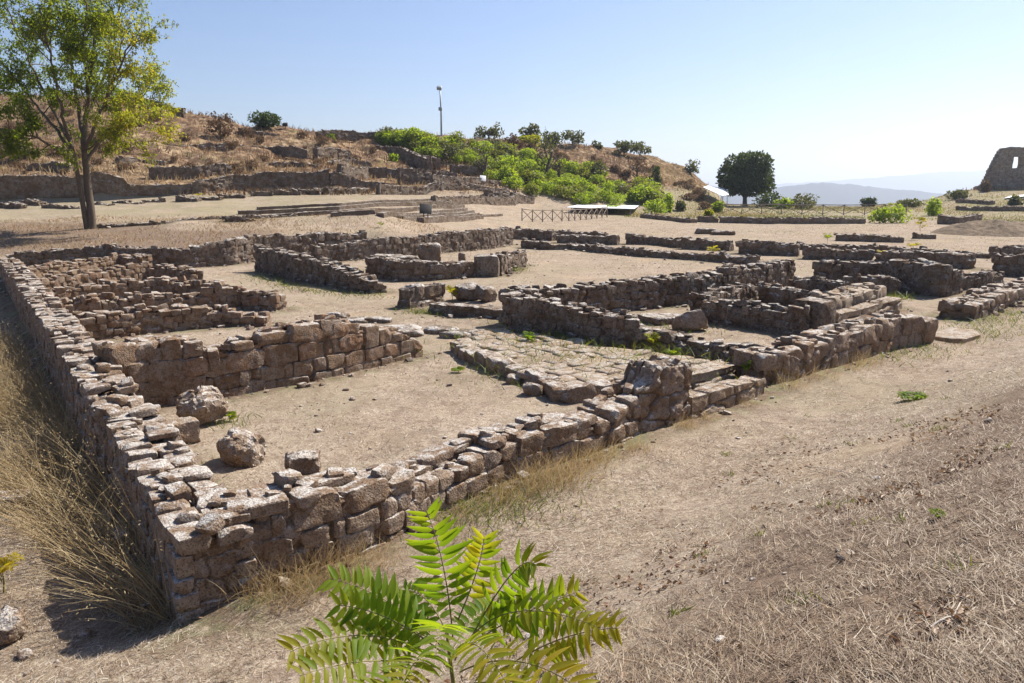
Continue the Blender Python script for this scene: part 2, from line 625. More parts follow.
# ------------------------------------------------------------------ ground sheet
def ground_mat():
    m, nt, b, out = mat('dry_ground')
    N = NT(nt)
    p = N.pos()
    sx = N.n('ShaderNodeSeparateXYZ')
    N.ln(p, sx.inputs[0])
    # trodden dry earth with a mat of straw
    n1 = N.noise(p, .55, 5, .6, .4)
    n2 = N.noise(p, 7, 6, .72)
    n3 = N.noise(p, 34, 5, .75)
    base = N.mix(N.rng(n1, .32, .68), (.375, .29, .205), (.46, .375, .28))
    base = N.mix(N.rng(n2, .32, .66, .75, 0), base, (.24, .17, .12))
    base = N.mix(N.rng(n3, .50, .66, 0, .8), base, (.62, .54, .44))
    n5 = N.noise(p, 20, 5, .75)
    base = N.mix(N.rng(n5, .36, .50, .85, 0), base, (.14, .095, .068))
    base = N.mix(N.rng(N.noise(p, 2.6, 5, .7), .50, .64, 0, .75), base, (.23, .165, .12))
    base = N.mix(N.rng(N.noise(p, .8, 5, .7, .6), .52, .66, 0, .6), base, (.235, .185, .135))
    base = N.mix(N.rng(N.noise(p, 52, 3, .7), .36, .46, .7, 0), base, (.12, .085, .065))
    # broad worn and weedy patches
    base = N.mix(N.rng(N.noise(p, .21, 5, .72, .8), .47, .60, 0, .55), base, (.30, .245, .165))
    base = N.mix(N.rng(N.noise(p, .42, 5, .75, .5), .53, .62, 0, .5), base, (.22, .165, .115))
    # orange earth patches
    base = N.mix(N.rng(N.noise(p, .33, 3, .5, .3), .56, .70, 0, .28), base, (.45, .32, .20))
    # faint green and grey growth
    base = N.mix(N.rng(N.noise(p, 1.3, 4, .65, .5), .62, .74, 0, .35), base, (.16, .17, .075))
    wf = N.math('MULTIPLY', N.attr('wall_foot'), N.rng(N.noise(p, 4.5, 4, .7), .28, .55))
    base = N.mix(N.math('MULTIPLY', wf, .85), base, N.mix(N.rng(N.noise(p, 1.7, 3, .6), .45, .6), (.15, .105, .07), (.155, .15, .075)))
    # weed-brown vegetation of the bank (attribute painted by place: where dead weeds stand)
    bk = N.attr('weeds')
    wb = N.mix(N.rng(n2, .35, .65), (.22, .15, .105), (.11, .075, .055))
    wb = N.mix(N.rng(n3, .52, .68, 0, .75), wb, (.42, .34, .26))
    base = N.mix(N.rng(N.math('ADD', bk, N.math('MULTIPLY', N.math('SUBTRACT', n1, .5), .9)), .35, .75, 0, .8), base, wb)
    base = N.mix(N.math('MULTIPLY', N.attr('green_plot'), N.rng(N.noise(p, .35, 4, .6), .35, .6)), base, (.235, .215, .115))
    # hillside: red-brown dry brush and straw
    hl = N.attr('slope_veg')
    h1 = N.noise(p, .22, 5, .7, .8)
    h2 = N.noise(p, 1.1, 5, .7)
    hc = N.mix(N.rng(h1, .40, .66), (.24, .15, .09), (.42, .31, .185))
    hc = N.mix(N.rng(h2, .42, .60, .95, 0), hc, (.105, .066, .043))
    hc = N.mix(N.rng(N.noise(p, .5, 4, .6, .5), .60, .72, 0, .5), hc, (.16, .17, .05))
    base = N.mix(hl, base, hc)
    # far valley
    fv = N.rng(sx.outputs[1], 190, 320)
    base = N.mix(fv, base, (.19, .17, .10))
    N.ln(base, b.inputs['Base Color'])
    h = N.math('ADD', N.math('ADD', n2, N.math('MULTIPLY', n5, .6)), N.math('MULTIPLY', n3, .5))
    N.ln(N.bump(N.noise(p, 90, 3, .7), .35, .01, N.bump(h, .8, .04)), b.inputs['Normal'])
    b.inputs['Roughness'].default_value = 1
    b.inputs['Specular IOR Level'].default_value = .03
    return m


M_GROUND = ground_mat()


def make_ground():
    az = np.concatenate([np.linspace(-180, -46, 40)[:-1], np.linspace(-46, 46, 620), np.linspace(46, 180, 40)[1:-1]])
    az = np.radians(az)
    r = [.25]
    while r[-1] < 8900:
        q = r[-1]
        r.append(q * (1.013 if q < 40 else 1.0075 if q < 190 else 1.05) + .004)
    r = np.array(r)
    A, Q = np.meshgrid(az, r)
    x, y = np.sin(A) * Q, np.cos(A) * Q
    z = height(x, y)
    na, nr = len(az), len(r)
    v = np.stack([x, y, z], -1).reshape(-1, 3)
    v = np.concatenate([v, [[0, 0, hz(0, .01)]]])
    i, j = np.meshgrid(np.arange(nr - 1), np.arange(na), indexing='ij')
    j2 = (j + 1) % na
    f = np.stack([i * na + j, (i) * na + j2, (i + 1) * na + j2, (i + 1) * na + j], -1).reshape(-1, 4)
    f = f[:, ::-1]
    jj = np.arange(na)
    cap = np.stack([jj, np.full(na, nr * na), (jj + 1) % na], 1)
    o = build('ground', v, [f, cap[:, ::-1]], M_GROUND)
    x, y, z = v.T
    tx = (x - _fa[0]) * .714 - (y - _fa[1]) * .70
    wd = sstep(2.2, 5.5, tx + .9 * fbm2(x * .5, y * .5, 2, 31)) * sstep(-2.5, 1.0, x) * (1 - sstep(16, 26, y))
    wd = np.maximum(wd, .5 * sstep(-.5, -3, x + y * .62 + .2) * (y < 25))
    sl = sstep(2.6, 4.2, z) * sstep(70, 80, y)
    # the dry mounds and the green plot at the plateau edge
    mound = (y > 38) * (y < 56) * sstep(.35, .7, z) * (1 - sstep(1.3, 1.9, z + .35 * fbm2(x * .25, y * .25, 3, 61))) * sstep(-9, -17, x + 4 * fbm2(x * .2, y * .2, 2, 62))
    wd = np.maximum(wd, .8 * mound)
    build_attr(o, 'green_plot', sstep(88, 100, y) * sstep(8, 16, x) * (1 - sstep(190, 260, y)) * .8 + sstep(52, 60, y) * (1 - sstep(84, 92, y)) * (x < -14) * .45)
    a = build_attr(o, 'weeds', wd)
    build_attr(o, 'slope_veg', sl)
    tag(o, kind='structure')
    return o


def build_attr(o, name, val):
    a = o.data.attributes.new(name, 'FLOAT', 'POINT')
    a.data.foreach_set('value', np.asarray(val, np.float32))


GROUND = make_ground()

# ------------------------------------------------------------------ light, sky, air
SUN_AZ, SUN_EL = R(49), R(47)       # azimuth to the right of the view direction, elevation
sd = np.array([math.sin(SUN_AZ) * math.cos(SUN_EL), math.cos(SUN_AZ) * math.cos(SUN_EL), math.sin(SUN_EL)])
ld = bpy.data.lights.new('sun', 'SUN')
ld.energy = 5.0
ld.angle = R(.53)
ld.color = (1, .955, .88)
lo = bpy.data.objects.new('sun', ld)
COL.objects.link(lo)
lo.rotation_euler = Vector(-sd).to_track_quat('-Z', 'Y').to_euler()
w = bpy.data.worlds.new('World')
SC.world = w
w.use_nodes = True
nt = w.node_tree
bg = nt.nodes['Background']
sky = nt.nodes.new('ShaderNodeTexSky')
sky.sky_type = 'NISHITA'
sky.sun_disc = False
sky.sun_elevation = SUN_EL
sky.sun_rotation = SUN_AZ
sky.altitude = 500
sky.air_density = 1.0
sky.dust_density = 1.1
sky.ozone_density = 3.0
tn = nt.nodes.new('ShaderNodeMix')
tn.data_type = 'RGBA'
tn.blend_type = 'MULTIPLY'
tn.inputs[0].default_value = 1
tn.inputs[7].default_value = (.95, .94, 1.04, 1)
nt.links.new(sky.outputs[0], tn.inputs[6])
nt.links.new(tn.outputs[2], bg.inputs[0])
bg.inputs[1].default_value = .076
vs = SC.view_settings
vs.view_transform = 'Standard'
vs.look = 'None'
vs.exposure = .82
vs.gamma = 1
vs.use_curve_mapping = False
SC.cycles.max_bounces = 6
SC.cycles.diffuse_bounces = 3
SC.cycles.transmission_bounces = 4
SC.cycles.transparent_max_bounces = 6
SC.cycles.volume_bounces = 0
SC.cycles.use_adaptive_sampling = True
SC.cycles.adaptive_threshold = .015
SC.cycles.use_denoising = True
SC.render.film_transparent = False

HAZE = True
if HAZE:
    mz = bpy.data.materials.new('haze_air')
    mz.use_nodes = True
    n = mz.node_tree
    n.nodes.clear()
    o_ = n.nodes.new('ShaderNodeOutputMaterial')
    pv = n.nodes.new('ShaderNodeVolumePrincipled')
    pv.inputs['Color'].default_value = (.80, .88, 1, 1)
    pv.inputs['Density'].default_value = 1.9e-4
    pv.inputs['Anisotropy'].default_value = .45
    n.links.new(pv.outputs[0], o_.inputs['Volume'])
    mb = MB()
    mb.box((0, 0, -12.5), (19200, 19200, 455))
    hzo = mb.build('haze', mz, smooth=False)
    tag(hzo, kind='stuff')


# ------------------------------------------------------------------ far mountains
def ridge(name, Y, prof, depth, seed, colr):
    m = plain_mat(name + '_scrub', colr, 1, 0, .5, .004)
    P = np.array(prof, float)
    px = np.linspace(P[0, 0], P[-1, 0], 260)
    py = np.interp(px, P[:, 0], P[:, 1])
    X = (px - 512) / FPX * Y / 1.01
    top = np.array([zat(Y, a, b_) for a, b_ in zip(px, py)])
    top = top + Y * .0022 * fbm2(X * 16 / Y * 8, X * 0, 4, seed)
    rows = 26
    vv = []
    for k in range(rows):
        t = k / (rows - 1)
        prof_k = 1 - abs(2 * t - 1) ** 1.15
        yy = Y + (t - .5) * depth
        zz = -200 + (top + 200) * prof_k + Y * .004 * fbm2(X * 40 / Y, X * 0 + k * .45, 4, seed + 3) * prof_k * (1 - prof_k) * 4
        vv.append(np.stack([X * yy / Y, X * 0 + yy, zz], -1))
    v = np.concatenate(vv)
    n_ = len(px)
    i, j = np.meshgrid(np.arange(rows - 1), np.arange(n_ - 1), indexing='ij')
    f = np.stack([i * n_ + j, i * n_ + j + 1, (i + 1) * n_ + j + 1, (i + 1) * n_ + j], -1).reshape(-1, 4)
    tag(build(name, v, f, m), kind='structure')


ridge('hills', 3700, [(560, 204), (690, 200), (745, 192), (770, 187), (790, 184), (806, 182.5), (820, 181), (835, 183), (846, 181.5), (862, 185), (880, 187), (900, 188.5),
                      (925, 191), (960, 196), (1050, 201), (1150, 205)], 1500, 3, (.07, .075, .085))
ridge('mountains', 8300, [(500, 200), (700, 190), (800, 182), (860, 178), (900, 174), (950, 170.5), (1010, 168), (1100, 171), (1300, 190)], 1500, 8, (.08, .085, .10))
ridge('hills', 2500, [(860, 212), (905, 203), (935, 196), (960, 193), (1010, 192), (1100, 195), (1200, 205)], 900, 12, (.15, .13, .08))

# ------------------------------------------------------------------ stone
M_NEAR = stone_mat('pitted_limestone', [(0.297, 0.213, 0.151), (0.248, 0.169, 0.110), (0.346, 0.261, 0.191), (0.279, 0.212, 0.164), (0.324, 0.218, 0.138)])
M_WARM = stone_mat('warm_limestone', [(0.286, 0.191, 0.123), (0.248, 0.158, 0.093), (0.323, 0.229, 0.153), (0.240, 0.168, 0.116), (0.311, 0.183, 0.106)], lich_sun=.65)
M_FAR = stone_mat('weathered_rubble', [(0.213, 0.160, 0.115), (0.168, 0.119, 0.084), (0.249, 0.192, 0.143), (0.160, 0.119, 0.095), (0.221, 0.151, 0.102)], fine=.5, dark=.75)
M_HILL = stone_mat('hill_rubble', [(0.215, 0.161, 0.115), (0.166, 0.121, 0.085), (0.244, 0.191, 0.141), (0.156, 0.116, 0.088)], fine=.35, dark=.4, lich_sun=.55)
M_TOWER = stone_mat('pale_tower_masonry', [(.30, .255, .21), (.25, .21, .17), (.34, .29, .24)], fine=.35, dark=.35, lich_sun=.4)
M_SLAB = stone_mat('smooth_slab_limestone', [(.40, .31, .22), (.36, .27, .19), (.42, .33, .24)], dark=.3, lich_sun=.5)


def core_mat():
    m, nt, b, out = mat('earth_mortar')
    N = NT(nt)
    p = N.pos()
    n = N.noise(p, 20, 5, .7)
    N.ln(N.mix(n, (.15, .10, .065), (.34, .25, .165)), b.inputs['Base Color'])
    N.ln(N.bump(n, .8, .05), b.inputs['Normal'])
    return m


M_CORE = core_mat()


WALLS = []


def cells(p, size, seed, jit=.40, pw=4.2):
    """brick-like cell pattern in wall coordinates (along, across, up): distance to the joint, and two random numbers per cell"""
    q = p / np.asarray(size)
    row = np.floor(q[:, 2])
    N = len(q)
    best = np.full(N, 9.0)
    sec = np.full(N, 9.0)
    r1 = np.zeros(N)
    r2 = np.zeros(N)
    for dz in (-1, 0, 1):
        rz = row + dz
        sh = _h(rz.astype(np.int64), np.zeros(N, np.int64), np.zeros(N, np.int64), seed) * 1.0
        qx = q[:, 0] + sh
        ix0, iy0 = np.floor(qx), np.floor(q[:, 1])
        for dx in (-1, 0, 1):
            for dy in (-1, 0, 1):
                ix, iy = ix0 + dx, iy0 + dy
                a, b_, c = ix.astype(np.int64), iy.astype(np.int64), rz.astype(np.int64)
                h1, h2, h3 = _h(a, b_, c, seed + 1), _h(a, b_, c, seed + 2), _h(a, b_, c, seed + 3)
                d = (np.abs(ix + .5 + (h1 - .5) * 2 * jit - qx) ** pw + np.abs(iy + .5 + (h2 - .5) * 2 * jit - q[:, 1]) ** pw
                     + np.abs(rz + .5 + (h3 - .5) * 1.1 * jit - q[:, 2]) ** pw) ** (1 / pw)
                m1 = d < best
                sec = np.where(m1, best, np.minimum(sec, d))
                r1 = np.where(m1, h1, r1)
                r2 = np.where(m1, h3, r2)
                best = np.where(m1, d, best)
    return sec - best, r1, r2


def wall(name, label, pts, th=.6, m=None, n=4, course=.27, stone=(.3, .6), rag=.06, seed=1, center=False, group=None,
         cat='wall', sink=.15, amp=.03, skew=.12, parent=None, single=False, rubble=0.0, res=None, tz=None, joint=1.0, out=1.0, lean=.03, blocks=0):
    """a ruined wall as one rough masonry body. pts: (px, foot_py, top_py) of the visible foot, or with center=True world (x, y, h)"""
    rg = random.Random(seed * 7919 + 3)
    P, H = [], []
    for q in pts:
        if center:
            P.append((q[0], q[1]))
            H.append(q[2])
        else:
            g = at(q[0], q[1]) if tz is None else at(q[0], q[1], tz)
            P.append((g[0], g[1]))
            H.append(max(.06, zat(g[1], q[0], q[2]) - g[2]))
    P, H = np.array(P), np.array(H)
    dist = float(np.linalg.norm(P, axis=1).min())
    if res is None:
        res = min(max(.0021 * dist, .02), .15)

    def seglen(P):
        seg = np.diff(P, axis=0)
        Ls = np.linalg.norm(seg, axis=1)
        return np.concatenate([[0], np.cumsum(Ls)]), seg / Ls[:, None]
    S, T = seglen(P)
    if not center:
        Nn = np.stack([-T[:, 1], T[:, 0]], 1)
        if (Nn.mean(0) @ P.mean(0)) < 0:
            Nn = -Nn
        vn = np.array([(Nn[max(i - 1, 0)] + Nn[min(i, len(Nn) - 1)]) for i in range(len(P))])
        vn /= np.linalg.norm(vn, axis=1)[:, None]
        P = P + vn * th / 2
        S, T = seglen(P)
    L = S[-1]
    # smooth centre line
    ns = max(6, int(L / res))
    ss = np.linspace(0, L, ns)
    cx, cy = np.interp(ss, S, P[:, 0]), np.interp(ss, S, P[:, 1])
    tx, ty = np.gradient(cx), np.gradient(cy)
    k_ = max(3, int(.5 / res) | 1)
    if ns > k_ * 2:
        ker = np.ones(k_) / k_
        pad = lambda a: np.convolve(np.pad(a, k_ // 2, mode='edge'), ker, 'valid')
        tx, ty = pad(tx), pad(ty)
    tl = np.hypot(tx, ty)
    tx, ty = tx / tl, ty / tl
    gs = height(cx, cy, dist < 45)
    if dist > 45 and not single:
        gs = gs - .10
    Hs = np.interp(ss, S, H)
    if dist < 60 and parent is None:
        WALLS.append((cx[::max(1, int(.15 / res))], cy[::max(1, int(.15 / res))], th))
    hm = Hs.max()
    course = min(course, hm * (1.0 if single else .7) + .02)
    # closed plan outline: one side, end, other side, end -> (s, off, nx along, ny across)
    ne = max(3, int(th / res))
    offs = np.linspace(-th / 2, th / 2, ne + 1)
    o1 = np.column_stack([ss, np.full(ns, -th / 2), np.zeros(ns), -np.ones(ns)])
    e1 = np.column_stack([np.full(ne - 1, L), offs[1:-1], np.ones(ne - 1), np.zeros(ne - 1)])
    o2 = np.column_stack([ss[::-1], np.full(ns, th / 2), np.zeros(ns), np.ones(ns)])
    e2 = np.column_stack([np.zeros(ne - 1), offs[::-1][1:-1], -np.ones(ne - 1), np.zeros(ne - 1)])
    O = np.concatenate([o1, e1, o2, e2])
    for i, (a, b_) in {0: (-1, -1), ns - 1: (1, -1), ns + ne - 1: (1, 1), 2 * ns + ne - 2: (-1, 1)}.items():
        O[i, 2:] = np.array([a, b_]) * .707
    M = len(O)
    size = (max((stone[0] + stone[1]) / 2, .12), max(min(th * .43, .42), .1) if not single else th * 3, course)
    far = float(sstep(13, 26, np.array(dist)))
    if not single:
        rag = (rag * (1 + .5 * far) + .02) * (1 if dist < 62 else .65)
        out = out * (1 + .8 * far)
        rubble = max(rubble, .22 * far)

    def top_h(s, off):
        base = np.interp(s, ss, Hs)
        u = s / (size[0] * .9) + seed * 3.7 + np.where(off > 0, .5, 0) * 0
        i = np.floor(u)
        f = sstep(.0, .22, u - i)
        v0, v1 = _h((i - 1).astype(np.int64), np.zeros_like(i, np.int64), np.zeros_like(i, np.int64), seed + 9), _h(i.astype(np.int64), np.zeros_like(i, np.int64), np.zeros_like(i, np.int64), seed + 9)
        st = v0 + (v1 - v0) * f - .5
        sm = fbm2(s * .8 + seed * 7.1, np.zeros_like(s), 2, seed)
        return np.maximum(base + rag * (1.15 * st + .9 * sm), .05)

    nz = max(3, int((hm + sink) / res))
    zl = np.linspace(0, 1, nz + 1)
    rings = []     # (s, off, z, n_along, n_across, n_up)
    for z in zl:
        Ht = top_h(O[:, 0], O[:, 1])
        zz = -sink + (Ht + sink) * z
        nu = .5 if z == 1 else 0
        ln_ = lean * th * np.maximum(zz, 0) / max(hm, .3)
        nrm = np.array([O[:, 2], O[:, 3]]).T
        rings.append(np.column_stack([O[:, 0] - O[:, 2] * ln_, O[:, 1] - O[:, 3] * ln_, zz, nrm * (1 - nu), np.full(M, nu)]))
    nk = max(2, int(th / 2 / res))
    last = rings[-1]
    for k in range(1, nk + 1):
        t = k / nk * .97
        off = last[:, 1] * (1 - t)
        s = np.clip(last[:, 0], th / 2 * t * .9, L - th / 2 * t * .9)
        zz = top_h(s, off)
        rings.append(np.column_stack([s, off, zz, np.zeros((M, 2)), np.ones(M)]))
    A = np.concatenate(rings)
    if blocks:
        A[:, 2] -= np.where(A[:, 2] > 0, .09, 0) * (A[:, 2] > .25)
    wp = np.stack([fbm(A[:, :3] * 1.9 + 17 * a + seed, 2, 40 + a) for a in range(3)], -1) * (.11 if not single else .02)
    jd, r1, r2 = cells(A[:, :3] + wp + np.array([0, 50 * size[1] + (th * 1.5 if single else 0), .5 * size[2] + 40 * size[2] + (sink if single else 0) * 0]), size, seed)
    up = A[:, 5]
    jw = .13
    jn = 1 - sstep(0, jw, jd)
    mins = min(size[0], size[2], .45)
    W = A[:, :3] + np.array([seed * 13.1, 0, 0])
    rough = fbm(W * 2.6, 3, seed) * .042 + fbm(W * 9, 3, seed + 5) * .030 + (fbm(W * 28, 2, seed + 6) * .009 if res < .05 else 0)
    gone = (r2 > .90) * (1 - jn) * (0 if single else 1)
    d = out * ((r1 - .5) * .16 * mins - jn * .14 * mins * joint - gone * .14 * mins) + rough * (amp / .03) * min(1, th / .5)
    if blocks:
        d = d - (.02 if dist < 15 else .012)
    d = np.where(up > .9, d * 1.0 + (r2 - .45) * .20 * mins * out, d)
    pos = A[:, :3] + A[:, 3:6] * d[:, None]
    # back to the world
    px_ = np.interp(np.clip(pos[:, 0], 0, L), ss, cx)
    py_ = np.interp(np.clip(pos[:, 0], 0, L), ss, cy)
    tX, tY = np.interp(pos[:, 0], ss, tx), np.interp(pos[:, 0], ss, ty)
    ex = np.where(pos[:, 0] < 0, pos[:, 0], np.where(pos[:, 0] > L, pos[:, 0] - L, 0))
    X = px_ + tX * ex - tY * pos[:, 1]
    Yw = py_ + tY * ex + tX * pos[:, 1]
    gx = np.interp(np.clip(A[:, 0], 0, L), ss, cx)
    gy = np.interp(np.clip(A[:, 0], 0, L), ss, cy)
    Z = pos[:, 2] + np.interp(np.clip(A[:, 0], 0, L), ss, gs)
    v = np.column_stack([X, Yw, Z])
    K = len(rings)
    j = np.arange(M)
    i_ = np.arange(K - 1)[:, None]
    f = np.stack([i_ * M + j, i_ * M + (j + 1) % M, (i_ + 1) * M + (j + 1) % M, (i_ + 1) * M + j], -1).reshape(-1, 4)
    tt = r1
    jt = np.clip(jn * (jd < jw), 0, 1)
    rows = []
    if not blocks and not single and dist < 62 and name == 'stone_wall':
        blocks = 4 if dist < 34 else 3
    pface = 1 - .68 * float(sstep(14, 19, np.array(dist)))
    if blocks:
        for sd_ in (-1, 1):
            z = -sink * .6
            while z < hm + rag:
                hc = course * rg.uniform(.78, 1.2)
                s = -rg.uniform(0, .25) * stone[0]
                while s < L - .08:
                    l = rg.uniform(*stone) * (1 if rg.random() > .22 else .55)
                    if s + l > L + .05: l = max(L + .04 - s, .12)
                    sc = min(max(s + l / 2, 0), L)
                    Ht = float(top_h(np.array([sc]), np.array([0.]))[0]) + rg.gauss(0, rag * .5)
                    rem = Ht - z
                    s += l
                    if rem < hc * .35 or rg.random() < .01: continue
                    topc = rem < hc * 1.45
                    if not topc and rg.random() > pface: continue
                    hh = hc if not topc else min(max(rem, hc * .5), hc * 1.3)
                    d = rg.uniform(.40, .58) * th if topc else rg.uniform(.16, .24)
                    i = min(int(sc / L * (ns - 1)), ns - 1)
                    o_ = sd_ * (th / 2 - d / 2 + rg.uniform(.0, .03) - lean * th * max(z, 0) / max(hm, .3))
                    k = .012 if not topc else .05
                    rows.append((cx[i] - ty[i] * o_, cy[i] + tx[i] * o_, gs[i] + z + hh / 2, l / 2 - .006, d / 2, hh / 2 - .004, math.atan2(ty[i], tx[i]) + rg.gauss(0, .025 if not topc else .09), rg.gauss(0, k), rg.gauss(0, k), rg.random()))
                z += hc
        v2, f2, t2 = stones(rows, blocks, .026, 14, .10, 6, seed + 3, 9, (.66, .98))
        f = np.concatenate([f, f2 + len(v)])
        v = np.concatenate([v, v2])
        tt = np.concatenate([tt, t2])
        jt = np.concatenate([np.clip(jt + .15, 0, 1) if dist < 15 else jt, np.zeros(len(v2))])
    if rubble:
        rows = []
        s = 0.0
        while s < L:
            a = rg.uniform(.04, .105) * (1 + .35 * far)
            i = min(int(s / L * (ns - 1)), ns - 1)
            o_ = rg.uniform(-1, 1) * max(th / 2 - a - .02, 0)
            Ht = float(top_h(np.array([s]), np.array([0.]))[0])
            rows.append((cx[i] - ty[i] * o_, cy[i] + tx[i] * o_, gs[i] + Ht + a * rg.uniform(-.25, .35), a * rg.uniform(.9, 1.7), a, a * .65, math.atan2(ty[i], tx[i]) + rg.gauss(0, .5), rg.gauss(0, .15), rg.gauss(0, .15), rg.random()))
            s += rg.uniform(.08, .34) / (rubble + .3)
        v2, f2, t2 = stones(rows, 5 if dist < 14 else 3, .02, 9, .2, 6, seed)
        f = np.concatenate([f, f2 + len(v)])
        v = np.concatenate([v, v2])
        tt = np.concatenate([tt, t2])
        jt = np.concatenate([jt, np.zeros(len(v2))])
    loc = (float(P[:, 0].mean()), float(P[:, 1].mean()), hz(P[:, 0].mean(), P[:, 1].mean()))
    if parent is not None:
        o = build(name, v, f, m or M_FAR, parent, tt, True, sharp=R(30))
    else:
        o = build(name, v, f, m or M_FAR, None, tt, True, loc=loc, sharp=R(30))
        tag(o, label, cat, group)
    build_attr(o, 'joint', jt)
    return o


def block(name, label, px, py, size, yaw, m, parent=None, n=8, seed=1, tilt=(0, 0), lift=0, cat='stone', k=9, skew=.16, amp=.05, group=None, xyz=None, tint=.4, sink=.03, chips=12):
    """one shaped stone resting with its foot at a pixel of the ground"""
    g = np.array(xyz) if xyz is not None else at(px, py)
    w_, d_, h_ = size
    row = [(g[0], g[1], g[2] + h_ / 2 - sink + lift, w_ / 2, d_ / 2, h_ / 2, yaw, tilt[0], tilt[1], tint)]
    v, f, tt = stones(row, max(n, 9), amp, k, skew, 4.5 / max(.35, min(1.2, max(size))) * .6, seed, chips)
    if parent is not None:
        return build(name, v, f, m, parent, tt, sharp=R(30))
    o = build(name, v, f, m, None, tt, sharp=R(30), loc=(g[0], g[1], g[2] + lift))
    tag(o, label, cat, group)
    return o


FRONT = math.atan2(.714, .70)
# ---- the long left wall, followed along the middle of its top
def ctr(l, dh=0):
    out = []
    for px, py, h in l:
        q = at(px, py, h)
        out.append((q[0], q[1], h))
    return out


lw = wall('stone_wall', 'long straight rubble wall running away on the left edge of the ruins, pale broken stones along its top',
          ctr([(214, 528, .78), (193, 497, .78), (166, 457, .80), (131, 412, .80), (123, 402, .82)]) + ctr([(117, 394, 1.0), (110, 385, 1.0), (92, 362, .98), (78, 344, .92), (48, 306, .86), (8, 259, .78)]),
          .74, M_NEAR, 8, .20, (.18, .48), .05, 11, center=True, sink=.6, blocks=7, rubble=.35, amp=.035, skew=.15)
cb = at(120, 392, 0)
# ---- the front wall
fw = wall('stone_wall', 'long near wall of big weathered blocks across the foreground, from the left corner to the upright pillar',
          [(194, 606, 530), (262, 590, 507), (326, 570, 492), (389, 543, 481), (432, 518, 475), (475, 496, 457), (507, 481, 437), (549, 468, 430), (611, 446, 416), (640, 434, 394)],
          .72, M_NEAR, 10, .25, (.24, .66), .06, 12, sink=.3, blocks=9, rubble=.45, amp=.04, skew=.15)
wall('end_pillar', None, [(638, 434, 390), (650, 431, 384), (656, 429, 368), (668, 426, 366), (674, 424, 362), (690, 420, 363)], .70, M_NEAR, course=.42, stone=(.42, .62), rag=.03, seed=31, sink=.3, parent=fw, rubble=.2, amp=.045)
q = at(196, 606)
block('corner_block', None, 0, 0, (1.05, .80, .34), .62, M_NEAR, fw, 14, 40, (.02, .02), .46, k=9, skew=.10, amp=.06, xyz=q + np.array([.40, .44, 0]), tint=.75)

# ---- threshold between the pillar and the right front wall
wall('stone_kerb', 'low kerb of worn blocks closing the gap right of the upright pillar', [(692, 419, 397), (722, 410, 389), (753, 400, 382), (765, 394, 378)], .42, M_SLAB, 7, .36, (.55, .9), .01, 14, cat='kerb', single=True, amp=.025)
wall('stone_step', 'smooth pale slab forming a step just behind the low kerb', [(690, 392, 376), (718, 385, 370), (746, 374, 362)], .62, M_SLAB, 9, .34, (1.9, 2.3), .005, 15, cat='step', single=True, amp=.025, skew=.06)
# ---- right front wall
rf = wall('stone_wall', 'front wall of upright blocks on the right, between the step gap and the flat doorstep slab',
          [(764, 387, 357), (800, 378, 346), (830, 369, 338), (870, 357, 325), (896, 349, 317), (922, 345, 316)], .78, M_NEAR, 7, .40, (.34, .7), .035, 16, blocks=8, rubble=.35, amp=.04)
q = at(932, 345)
block('end_block', None, 0, 0, (.72, .85, .66), .62, M_NEAR, rf, 10, 41, xyz=q + np.array([-.25, .42, 0]), tint=.3, k=14, skew=.06, chips=4)
block('doorstep_slab', 'flat pale slab lying at the gap beside the end of the right front wall', 0, 0, (1.75, .95, .16), .72, M_SLAB, None, 9, 42, cat='slab', k=12, chips=3, skew=.05, amp=.02, xyz=at(962, 340) + np.array([.1, .45, 0]))
w2 = wall('stone_wall', 'thick wall at the right edge beyond the doorstep slab, its blunt dark end facing left', [(975, 321, 304), (1000, 311, 295), (1024, 301, 287), (1075, 283, 273)], 1.05, M_NEAR, 6, .34, (.4, .8), .03, 17, blocks=5, rubble=.3)

# ---- cross walls of the narrow rooms on the left
wall('stone_wall', 'tall squared-block wall, the nearest cross wall of the left rooms, ending in a ruined tip',
     [(116, 414, 346), (150, 407, 344), (230, 397, 345), (283, 387, 330), (309, 383, 323), (340, 376, 321), (362, 371, 325), (388, 365, 327), (412, 359, 333), (422, 356, 341)],
     .62, M_WARM, 7, .33, (.35, .78), .05, 21, sink=.2, blocks=8, rubble=.25, amp=.035, skew=.10)
wall('stone_wall', 'second cross wall counted from the near end of the narrow left rooms, low and jagged', [(84, 342, 316.8), (161, 333, 309.8), (226, 327, 311.8), (266, 327, 316.8)], .6, M_WARM, 5, .20, (.2, .45), .07, 22, rubble=.4, blocks=5)
wall('stone_wall', 'third cross wall from the near end in the left rooms, its right end a stepped heap', [(66, 322, 303.8), (126, 317, 298.8), (200, 311, 293.8), (240, 309, 290.8), (276, 311, 297.8)], .6, M_WARM, 5, .20, (.2, .42), .07, 23, rubble=.4, blocks=5)
wall('stone_wall', 'fourth cross wall from the near end in the left rooms, between the stepped heap and the back', [(50, 308, 291.8), (100, 303, 285.8), (158, 298, 280.8), (218, 300, 285.8)], .6, M_WARM, 5, .20, (.2, .42), .06, 24, rubble=.4, blocks=5)
wall('stone_wall', 'fifth cross wall from the near end in the left rooms, turning at a blocky right end', [(33, 296, 280.8), (90, 288, 272.8), (147, 281, 264.8), (168, 281, 267.8), (190, 287, 271.8)], .6, M_WARM, 5, .20, (.2, .42), .06, 25, rubble=.4, blocks=4)
wall('stone_wall', 'shortest and farthest cross wall of the left rooms, just in front of the back wall', [(25, 284, 269.8), (80, 276, 262.8), (120, 270, 256.8), (143, 272, 255.8)], .6, M_WARM, 4, .20, (.2, .42), .05, 26, rubble=.4, blocks=4)
